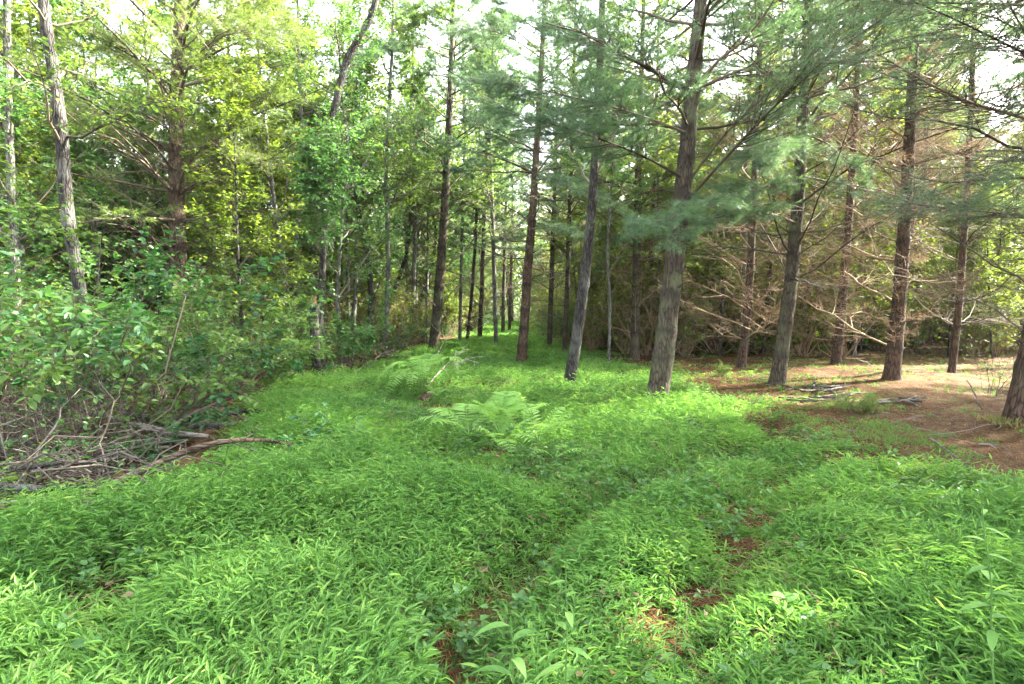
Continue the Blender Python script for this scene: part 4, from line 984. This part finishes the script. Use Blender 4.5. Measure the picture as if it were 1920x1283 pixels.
# ------------------------------------------------------------------ ferns
def frond(base, az, el, L_, rr, W=.21, parent=None, droop=.5):
    K = 26; s = np.linspace(0, 1, K)
    d0 = np.array([math.cos(az) * math.cos(el), math.sin(az) * math.cos(el), math.sin(el)])
    P = base[None] + d0[None] * L_ * s[:, None]; P[:, 2] -= droop * L_ * s ** 2.2
    sd = np.array([-math.sin(az), math.cos(az), 0]); P += sd[None] * (rr.normal(0, .08) * L_ * s ** 2)[:, None]
    t = nrm(np.gradient(P, axis=0)); side = nrm(np.cross(t, np.array([[0, 0, 1.]]))); nn = np.cross(side, t)
    acc = Acc(); V, q, vv = tubes(P[None], (np.linspace(.0035, .001, K))[None], 4, .4); acc.add(V, q, None, vv)
    prof = np.clip(np.interp(s, [0, .12, .2, .42, .7, .9, 1], [0, .1, .6, 1, .72, .3, .05]), 0, 1)
    n = max(9, int(L_ * 20)); ss = np.linspace(.14, .97, n) ** 1.0
    b = np.stack([np.interp(ss, s, P[:, i]) for i in range(3)], 1); tt = np.stack([np.interp(ss, s, t[:, i]) for i in range(3)], 1)
    sv = np.stack([np.interp(ss, s, side[:, i]) for i in range(3)], 1); nv = np.stack([np.interp(ss, s, nn[:, i]) for i in range(3)], 1)
    pl = np.interp(ss, s, prof) * W * L_
    for sg in (-1, 1):
        d = nrm(sv * sg + tt * .30 - nv * .12 + rr.normal(0, .09, b.shape)); l = pl * rr.uniform(.8, 1.1, n)
        wd = np.maximum(l * .15, .006)
        V, q, vv = leaves(b, d, nv, l, wd, np.clip(rr.normal(.55, .15, n), 0, 1), .3, .10); acc.add(V, q, None, vv)
        for j in range(4):     # the pinna's toothed edge
            f = .12 + .2 * j; bb = b + d * (l * f)[:, None]
            for s2 in (-1, 1):
                V, q, vv = leaves(bb, nrm(tt * s2 + d * 1.3), nv, wd * (1.1 - .2 * j), wd * .35, np.full(n, .6), simple=True); acc.add(V, q, None, vv)
    o = link('frond', acc.mesh('frond', M['fern']), parent)

def fern(label, px, py, n, L_, seed, el=(.6, 1.1), azs=None, lift=0., group=None, droop=.55):
    rr = RNG(seed); L_ *= 1.05; o = at(px, py); o[2] += lift + .12; top = thing('fern', label, 'fern', o, group)
    a0 = rr.uniform(0, 6)
    for i in range(n):
        a = (a0 + i * 2 * PI / n + rr.normal(0, .2)) if azs is None else math.radians(azs[i])
        frond(np.array([math.cos(a), math.sin(a), 0]) * .02, a, min(1.35, rr.uniform(*el) + .22), L_ * rr.uniform(.8, 1.15), rr, parent=top, droop=droop * rr.uniform(.7, 1.3))
fern('upper fern, arching fronds springing from the rotten stump', 790, 752, 12, 1.2, 501, (.55, 1.0), [175, 160, 205, 230, 190, 20, 350, 60, 120, 250, 95, 285], lift=.26, droop=.75)
fern('large fern with upright feathery fronds in the middle of the grass', 940, 850, 11, .8, 502, (.75, 1.3), [90, 60, 125, 10, 170, 215, 300, 340, 75, 108, 250], lift=.08)
fern('fern with long fronds pointing left beside the large one', 880, 850, 6, .75, 503, (.4, .9), [180, 150, 205, 110, 235, 30], lift=.08)
fern('fern whose front frond droops toward the viewer', 940, 880, 5, .6, 504, (.5, .9), [280, 250, 310, 200, 345], lift=.1)
fern('fern stretching a pale frond to the right', 1010, 860, 6, .72, 505, (.45, 1.0), [12, 30, 75, 110, 335, 300], lift=.06)
fern('small pale fern nearest the viewer of the cluster', 1040, 898, 4, .42, 506, (.3, .8), [340, 10, 210, 60], lift=.08)
fern('thin fern standing at the back of the cluster', 985, 815, 5, .6, 507, (.8, 1.35), None, lift=.05)
fern('little withered fern on the stump behind the cluster', 820, 765, 5, .4, 508, (.4, .9), None, lift=.08)
fern('low fern beside the dark slanting pine', 1408, 718, 4, .42, 509, (.5, 1.0))

# ------------------------------------------------------------------ weeds in the foreground
def weed(name, label, base, H, seed, nleaf, L_, W_, lean=(0, 0), top_tuft=True, droop=.3, f0=.45, r0=.004, el=.1):
    rr = RNG(seed); o = np.array(base); top = thing(name, label, 'weed', o)
    s = np.linspace(0, 1, 10); P = np.stack([lean[0] * H * s ** 1.5, lean[1] * H * s ** 1.5, H * s], 1) + rr.normal(0, .004, (10, 3)); P[0] = 0
    V, q, vv = tubes(P[None], np.linspace(r0, r0 * .5, 10)[None], 6, .4); link('stem', Acc().add(V, q, None, vv).mesh('stem', M['stem'], True), top)
    for i in range(nleaf):
        f = f0 + (1 - f0) * i / max(nleaf - 1, 1); p = np.array([np.interp(f, s, P[:, k]) for k in range(3)])
        a = i * 2.4 + rr.normal(0, .3) + seed; k = (1.15 - .65 * max(0, (f - .7) / .3)) if top_tuft else 1
        e = el + rr.normal(0, .15) + (.5 if f > .93 and top_tuft else 0)
        d = np.array([math.cos(a) * math.cos(e), math.sin(a) * math.cos(e), math.sin(e)]); l = L_ * k * rr.uniform(.8, 1.1); w = W_ * k
        side = nrm(np.cross(d, [0, 0, 1.])); up = np.cross(side, d)
        m = 9; t = np.linspace(0, 1, m); prof = np.sin(PI * t ** .8) ** .8 * w * .5; prof[0] = .001; prof[-1] = .0005
        mid = p + d * (l * t)[:, None] - np.array([0, 0, 1.]) * (droop * l * t ** 2)[:, None]
        fold = up * (prof * .35)[:, None]
        VV = np.concatenate([mid - side * prof[:, None] + fold, mid, mid + side * prof[:, None] + fold]); j = np.arange(m - 1)
        Q = np.concatenate([np.stack([j, j + 1, m + j + 1, m + j], 1), np.stack([m + j, m + j + 1, 2 * m + j + 1, 2 * m + j], 1)])
        link('leaf', Acc().add(VV, Q, None, np.full(len(VV), rr.uniform(.25, .75))).mesh('leaf', M['grass'], True), top)
def wbase(px, Y):
    x = atY(px, 900, Y)[0]; return (x, Y, float(hgt(x, Y)))
weed('tall_weed', 'tall weed with drooping oval leaves and a leafy tip standing at the right', wbase(1893, 1.95), 0.92, 601, 11, .088, .027, (-.10, 0), f0=.5)
weed('tall_weed', 'upright narrow-leaved weed with a yellow tip in the middle foreground', wbase(1062, 1.95), .76, 602, 9, .10, .026, (0, 0), f0=.35)
weed('tall_weed', 'weed with two broad blade-like leaves left of the narrow-leaved one', wbase(968, 1.9), .55, 603, 5, .15, .035, (-.03, 0), False, .5, .55, el=.4)
weed('tall_weed', 'dark slender weed at the lower border, left of the blade-leaved one', wbase(760, 1.8), .42, 604, 7, .11, .024, (-.05, 0), f0=.3)
weed('tall_weed', 'weed with a large pale cupped leaf beside the bare patch', tuple(at(1472, 1180)), .16, 605, 4, .10, .06, (0, 0), False, .3, .6, el=.5)
weed('tall_weed', 'short weed with a yellowing top right of the narrow-leaved one', wbase(1270, 2.2), .5, 606, 8, .075, .02, (.02, 0), f0=.4)
weed('tall_weed', 'pale weed standing behind the upper fern', tuple(at(800, 735)), .85, 607, 12, .11, .025, (.02, 0), f0=.3)
weed('tall_weed', 'second pale weed close to the one behind the upper fern', tuple(at(790, 738)), .7, 608, 10, .10, .025, (-.05, 0), f0=.3)
def tuft(label, px, py, n, H, seed, mat='grass', w=.004):
    rr = RNG(seed); top = at(px, py); P = []
    a = rr.uniform(0, 2 * PI, n); e = rr.uniform(.7, 1.45, n); B = top + np.stack([rr.normal(0, .09, n), rr.normal(0, .06, n), 0 * a], 1)
    D = np.stack([np.cos(a) * np.cos(e), np.sin(a) * np.cos(e), np.sin(e)], 1); l = H * rr.uniform(.6, 1.2, n)
    acc = Acc(); V, q, vv = leaves(B, D, nrm(rr.normal(0, 1, (n, 3))), l, np.full(n, w * 2), np.clip(rr.normal(.75, .2, n), 0, 1), .1, .3); acc.add(V - top, q, None, vv)
    tag(link('grass_tuft', acc.mesh('grass_tuft', M[mat]), None, top), label, 'grass tuft')
tuft('dry yellowish grass tuft at the foot of the border pine', 1885, 800, 60, .15, 620, 'dry_grass', .003)
tuft('second dry tuft left of the one at the border pine foot', 1862, 790, 50, .11, 621, 'dry_grass', .003)
tuft('sunlit grass tuft at the foot of the thickest pine', 1238, 765, 120, .12, 622, 'dry_grass', .003)
tuft('taller grass tuft on the bank left of the tall straight pine', 740, 655, 300, .45, 623, w=.006)
print('ferns', time.time() - T00)

# ------------------------------------------------------------------ the stand behind: variants copied
def straight(H, r, rr, lean=.03):
    n = 7; z = np.linspace(0, H, n); P = np.stack([np.cumsum(rr.normal(lean * H / n * .6, .03 * H / n, n)), np.cumsum(rr.normal(0, .02 * H / n, n)), z], 1); P -= P[0]; P[:, 2] -= .1
    return P, r * (1 - .82 * (z / H) ** 1.1)

PV = []
for i, (H, rad, dead, live, Ld, Ll, nd, tw) in enumerate([
    (17, .15, (.8, 12.5), (11, 99), 2.4, 2.4, 'needle', 'twig_red'), (15, .12, (.6, 9.5), (8, 99), 2.4, 2.2, 'needle_yellow', 'twig_red'),
    (18, .18, (1, 7), (3.6, 99), 2.4, 3.2, 'needle_yellow', 'twig_red'), (14, .11, (.6, 6), (2.6, 99), 1.9, 2.8, 'needle', 'twig'),
    (12, .09, (.5, 6), (3.4, 99), 1.6, 2.0, 'needle_yellow', 'twig'), (16, .14, (.7, 12), (11, 99), 2.8, 2.2, 'needle_yellow', 'twig_red')]):
    rr = RNG(700 + i); P, R = straight(H, rad, rr)
    PV.append(pine('pine_tree', 'x', P, R, rr, None, dead, live, Ld, Ll, detail=2.2 if i in (0, 1, 5) else 1.3, nden=.38 if i in (0, 1, 5) else .5, nW=.013, sides=8, nd=nd, twig=tw, bark='bark_red' if i % 2 else 'bark', whorl=.5, rusty=.14 if i in (0, 5) else 0))
BV = []
for i, (H, rad, z0, Ll, lm, bk, nl, pm) in enumerate([
    (9, .06, 1.0, 2.2, 'leaf', 'bark_dark', 36, 17), (11, .08, 1.8, 2.5, 'leaf_brightened', 'bark_pale', 40, 16), (7, .045, .6, 1.8, 'leaf_brightened', 'bark_dark', 32, 18),
    (10, .07, 1.3, 2.4, 'leaf', 'bark_pale', 38, 16)]):
    rr = RNG(720 + i); P, R = straight(H, rad, rr, .05)
    BV.append(broadleaf('sapling', 'x', P, R, rr, None, bk, lm, nl, z0, Ll, pm, .12, False, 1.15, 7, simple=True))
SV = []
for i, (H, lm, pm, tw, lf) in enumerate([(2.2, 'leaf', 9, 'twig', .25), (1.6, 'leaf_brightened', 9, 'twig', .2), (2.8, 'leaf_brightened', 7, 'twig_grey', .35), (2.0, 'leaf', 1.2, 'twig_red', .3), (3.3, 'leaf_brightened', 1.5, 'twig_red', .2), (3.3, 'leaf_brightened', 3.0, 'twig_red', .2)]):
    SV.append(shrub('bush' if i < 3 else ('cane_clump' if i < 5 else 'cane_spray'), 'x', np.zeros(3), RNG(740 + i), None, 16 if i < 4 else 30, H, .9 if i < 4 else .45, lm, .11, pm, False, tw, 'bush' if i < 3 else 'dead canes', .9, lf, .011 if i < 4 else .015, .6, -.3, .4))

def free(x, y, m=.6):
    r_ = np.interp(y, ERy, ERx); l = np.interp(y, ELy, ELx)
    if l - m * .3 < x < r_ + m: return False
    return True
rr = RNG(760)
taken = [tuple(o.location[:2]) for o in C.objects if o.parent is None and o.get('category') in ('pine tree', 'tree')]
cand = []
y = 11.5
while y < 66:
    sp = 1.95 + .016 * y
    x = -(.98 * y + 3)
    while x < .98 * y + 3:
        cand.append((x + rr.normal(0, .55), y + rr.normal(0, .5))); x += sp
    y += sp * .95
rr.shuffle(cand)
cand.sort(key=lambda p: p[1])
first = {}
def place(kind, vs, i, x, y, rz, sc, label, group, tilt=(0, 0)):
    z = float(hgt(x, y)); v = vs[i]
    key = (kind, i)
    if key not in first:
        first[key] = v; v.location = (x, y, z - .02); v.rotation_euler = (tilt[0], tilt[1], rz); v.scale = (sc, sc, sc); v['label'] = label; v['group'] = group
        return v
    return dup(v, (x, y, z - .02), rz, sc, tilt, label, group)
npine = nb = 0
for x, y in cand:
    if min((x - a) ** 2 + (y - b) ** 2 for a, b in taken) < (1.3 if y > 17 else 3.0): continue
    if not free(x, y, 1.0 + .0 * y): continue
    ang = x / y
    # the open needle floor on the right stays clear of stems
    if x > 0 and y < 17.5 and ang > .2: continue
    if x > 0 and y < 22 and ang > .55 and rr.uniform() < .5: continue
    if y < 15 and not (ang < -.42): continue
    if 200 < CX + ang * F < 450 and y < 17: continue
    left = ang < -.16
    if 11 < x < 30 and 14 < y < 25 and rr.uniform() < .28: continue
    pleft = (.22 if ang < -.35 else .45) if left else (.62 if y < 22 else .36)
    far = y > 36
    zone = ('on the left' if left else 'on the right')
    if abs(ang) < .12 and rr.uniform() < .45: pleft = 0
    if rr.uniform() < pleft and npine < 280:
        if left and y > 20 and rr.uniform() < .6: continue
        npine += 1
        i = int(rr.choice(6, p=[.27, .22, .07, .07, .12, .25])) if not left else int(rr.choice([2, 3, 4]))
        g = ('far pines in the dim depth of the wood ' if far else 'mid-distance pines with bare lower limbs ') + zone
        lab = ('far thin pine deep in the wood ' if far else 'bare-limbed pine in the crowded stand behind the open ground ') + zone
        place('p', PV, i, x, y, rr.uniform(0, 6.28), rr.uniform(.8, 1.1) * (.8 if left else 1), lab, g, (rr.normal(0, .02), rr.normal(.02, .03)))
    elif nb < 290:
        if left and y > 22 and rr.uniform() < .55: continue
        nb += 1
        i = int(rr.integers(0, 4)) if left else int(rr.choice([0, 1, 2], p=[.2, .35, .45]))
        g = ('far leafy saplings ' if far else 'mid-distance leafy saplings ') + zone
        lab = ('far leafy sapling in the backlit wood ' if far else 'leafy thin-stemmed sapling among the crowded trees ') + zone
        place('b', BV, i, x, y, rr.uniform(0, 6.28), rr.uniform(.85, 1.25) if left else rr.uniform(.7, 1.05), lab, g, (rr.normal(0, .04), rr.normal(.02, .05)))
    taken.append((x, y))
nl = 0
for k in range(3000):
    if nl >= 46: break
    y = rr.uniform(9.5, 30); x = -y * rr.uniform(.14, 1.0)
    if not free(x, y, .8) or (y < 14 and x / y > -.36): continue
    if min((x - a) ** 2 + (y - b) ** 2 for a, b in taken) < 1.0: continue
    ppx = CX + x / y * F
    if (200 < ppx < 450 and y < 17) or (560 < ppx < 850 and y < 16) or (60 < ppx < 210 and y < 10.5): continue
    nl += 1; taken.append((x, y))
    place('b', BV, int(rr.integers(0, 4)), x, y, rr.uniform(0, 6.28), rr.uniform(.75, 1.2), 'slim leafy sapling crowded into the broadleaf thicket on the left', 'slim saplings in the left thicket', (rr.normal(0, .05), rr.normal(-.02, .06)))
ns = 0
for k in range(2000):
    if ns >= 280: break
    y = 9.2 + 42 * rr.uniform() ** 1.4; x = rr.uniform(-.98, .98) * y
    if not free(x, y, .5): continue
    if x > 0 and y < 19 and x / y > .16: continue
    if x < 0 and y < 13 and x / y > -.3: continue
    ns += 1
    i = int(rr.choice([0, 1, 2, 3], p=[.3, .25, .2, .25])) if x < 0 else int(rr.choice([0, 1, 2, 3, 4], p=[.1, .15, .05, .25, .45]))
    zone = 'on the left' if x / y < -.1 else 'on the right'
    lab = ('dead-stemmed bush in the undergrowth ' if i >= 3 else 'leafy bush in the undergrowth ') + zone
    place('s', SV, i, x, y, rr.uniform(0, 6.28), rr.uniform(.6, 1.15), lab, ('dead-stemmed bushes ' if i >= 3 else 'leafy undergrowth bushes ') + zone)
nd_ = 0
for k in range(900):
    if nd_ >= 150: break
    y = rr.uniform(15.5, 56)
    if rr.uniform() < .5: x = np.interp(y, ERy, ERx) + rr.uniform(.9, 5) * (1 if y > 19 else .3)
    else: x = np.interp(y, ELy, ELx) - rr.uniform(.3, 3.5)
    if x > 0 and y < 20 and x / y > .17: continue
    nd_ += 1
    zone = 'on the left' if x / y < -.1 else 'on the right'
    place('s', SV, int(rr.choice([3, 4, 4])), x, y, rr.uniform(0, 6.28), rr.uniform(.6, 1.1) * (1.3 if y > 30 else 1), 'brown dead cane clump at the brim of the green path ' + zone, 'dead cane clumps along the path ' + zone)
for k, (px, yy) in enumerate([(898, 47), (912, 53), (928, 57), (1000, 50), (1012, 46), (985, 58), (890, 41), (1018, 42)]):
    place('s', SV, k % 3, (px - CX) / F * yy, yy, k * 1.3, 1.2, 'leafy bush closing in on the far end of the path', 'bushes at the far end of the path')
for k, (px, yy) in enumerate([(893, 52), (908, 60), (930, 64), (962, 66), (998, 62), (1016, 54), (1030, 48), (880, 46), (945, 68)]):
    place('b', BV, k % 4, (px - CX) / F * yy, yy, k * 2.1, .95, 'leafy sapling standing where the path vanishes', 'saplings at the far end of the path')
np_ = 0
for k in range(900):
    if np_ >= 85: break
    y = rr.uniform(18.5, 38); x = y * rr.uniform(.10, .95)
    if not free(x, y, 1.0): continue
    np_ += 1
    if k % 3: place('s', SV, 5, x, y, rr.uniform(0, 6.28), rr.uniform(1.3, 2.1), 'tall spray of thin bare canes in the pine stand on the right', 'tall cane sprays in the right-hand stand')
    else: place('b', BV, 2, x, y, rr.uniform(0, 6.28), rr.uniform(.7, 1.0), 'low yellow-green sapling under the pines on the right', 'yellow-green saplings under the right-hand pines')
# pines added outside the frame on the sunny side to shade foreground and floor
for k, (x, y, i, sc) in enumerate([(8.5, 4.2, 0, 1.), (11.5, 6.2, 2, 1.), (13.5, 3.0, 5, 1.), (9.8, .8, 2, .95), (16.5, 6.5, 0, 1.), (18, 10.5, 5, 1.05), (12.5, -1.5, 3, 1.), (15.2, .6, 2, 1.), (13.2, 9.6, 5, 1.), (20, 13.5, 2, .9), (22.5, 16, 0, 1.)]):
    place('p', PV, i, x, y, k * 1.7, sc, 'off-frame pine added beyond the right border to shade the foreground and needle floor', 'shading pines added beyond the right border', (0, .03))
print('copies', npine, nb, ns, time.time() - T00)

def far_woods():
    rr = RNG(780); acc = Acc(); tr = Acc()
    top = tag(link('far_woods', None), 'dim mass of far woodland closing the view', 'woodland', kind='stuff')
    n = 260; a = rr.uniform(-.95, .95, n); r_ = rr.uniform(60, 95, n); x = r_ * np.sin(a); y = r_ * np.cos(a)
    P = np.stack([np.stack([x, y, hgt(x, y) - .3], 1), np.stack([x + rr.normal(0, .6, n), y, hgt(x, y) + rr.uniform(7, 13, n)], 1)], 1)
    P = np.stack([P[:, 0], (P[:, 0] + P[:, 1]) / 2, P[:, 1]], 1)
    V, q, vv = tubes(P, np.tile(np.array([.2, .15, .05]), (n, 1)), 6, rr.uniform(0, .6, n)); tr.add(V, q, None, vv)
    link('trunks', tr.mesh('trunks', M['twig'], True), top)['kind'] = 'stuff'
    m = 3600; a = rr.uniform(-.95, .95, m); r_ = rr.uniform(56, 96, m)
    cx = r_ * np.sin(a); cy = r_ * np.cos(a); top_h = np.where((a > -.38) & (a < 0), 24, np.where(a < -.15, 8, 15)); cz = hgt(cx, cy) + rr.uniform(0.2, 1, m) ** 1.2 * top_h
    k = 80; idx = np.repeat(np.arange(m), k); o = rr.normal(0, 1, (m * k, 3)) * np.array([[1.1, 1.1, .7]])
    pos = np.stack([cx[idx], cy[idx], cz[idx]], 1) + o; d = nrm(rr.normal(0, 1, pos.shape)); nn = nrm(rr.normal(0, .7, pos.shape) + np.array([[0, 0, 1.]]))
    ok = pos[:, 2] > hgt(pos[:, 0], pos[:, 1]); pos, d, nn, idx = pos[ok], d[ok], nn[ok], idx[ok]
    V, q, vv = leaves(pos, d, nn, np.full(len(pos), .34), np.full(len(pos), .22), np.clip(rr.uniform(0, 1, m)[idx] * .7 + rr.uniform(0, .3, len(pos)), 0, 1), simple=True); acc.add(V, q, None, vv)
    link('foliage', acc.mesh('foliage', M['leaf_brightened']), top)['kind'] = 'stuff'
far_woods()

# ------------------------------------------------------------------ light, sky, camera
SUN_AZ, SUN_EL = math.radians(68), math.radians(40)
w = bpy.data.worlds.new('World'); bpy.context.scene.world = w; w.use_nodes = True
nt = w.node_tree; bg = nt.nodes['Background']
sky = nt.nodes.new('ShaderNodeTexSky'); sky.sky_type = 'NISHITA'; sky.sun_disc = False; sky.sun_elevation = SUN_EL; sky.sun_rotation = SUN_AZ
sky.dust_density = 3.0; sky.air_density = 1.0; sky.ozone_density = 1.0
hs = nt.nodes.new('ShaderNodeHueSaturation'); hs.inputs['Saturation'].default_value = .30
nt.links.new(sky.outputs[0], hs.inputs['Color']); nt.links.new(hs.outputs[0], bg.inputs[0]); bg.inputs[1].default_value = .125
sd = bpy.data.lights.new('sun', 'SUN'); sd.energy = 5.0; sd.angle = math.radians(.5); sd.color = (1.0, .93, .80)
so = bpy.data.objects.new('sun', sd); C.objects.link(so)
from mathutils import Vector
sv = Vector((math.sin(SUN_AZ) * math.cos(SUN_EL), math.cos(SUN_AZ) * math.cos(SUN_EL), math.sin(SUN_EL)))
so.rotation_euler = sv.to_track_quat('Z', 'Y').to_euler(); so.location = (20, 10, 30)

def haze():
    x0, x1, y0, y1, z0, z1 = -130, 130, -20, 175, -2.0, 24.0
    V = [(x, y, z) for x in (x0, x1) for y in (y0, y1) for z in (z0, z1)]
    Q = [(0, 1, 3, 2), (4, 6, 7, 5), (0, 4, 5, 1), (2, 3, 7, 6), (0, 2, 6, 4), (1, 5, 7, 3)]
    m, nt, N, L = nodes('haze_air'); v = N('ShaderNodeVolumePrincipled'); v.inputs['Density'].default_value = HAZE; v.inputs['Color'].default_value = (.93, .95, .90, 1); v.inputs['Anisotropy'].default_value = .3
    o = N('ShaderNodeOutputMaterial'); L(v.outputs[0], o.inputs['Volume'])
    tag(link('haze', mk_mesh('haze', V, Q, None, m)), kind='stuff')
HAZE = .0003
if HAZE: haze()

cam = bpy.data.cameras.new('camera'); co = bpy.data.objects.new('camera', cam); C.objects.link(co)
cam.sensor_width = 36; cam.lens = 36 * F / 1920; cam.clip_end = 1500; cam.clip_start = .05
co.location = (0, 0, CAMZ); co.rotation_euler = (PI / 2 - PITCH, 0, 0)
sc = bpy.context.scene; sc.camera = co
sc.view_settings.view_transform = 'Standard'; sc.view_settings.look = 'None'; sc.view_settings.gamma = 1
sc.view_settings.exposure = 3.75
cy = sc.cycles
cy.max_bounces = 8; cy.diffuse_bounces = 5; cy.glossy_bounces = 2; cy.transmission_bounces = 5; cy.transparent_max_bounces = 4
cy.caustics_reflective = False; cy.caustics_refractive = False; cy.sample_clamp_indirect = 6
cy.use_denoising = True
try: cy.denoiser = 'OPENIMAGEDENOISE'
except Exception: pass
cy.use_adaptive_sampling = True; cy.adaptive_threshold = .02
print('objects', len(C.objects), time.time() - T00)
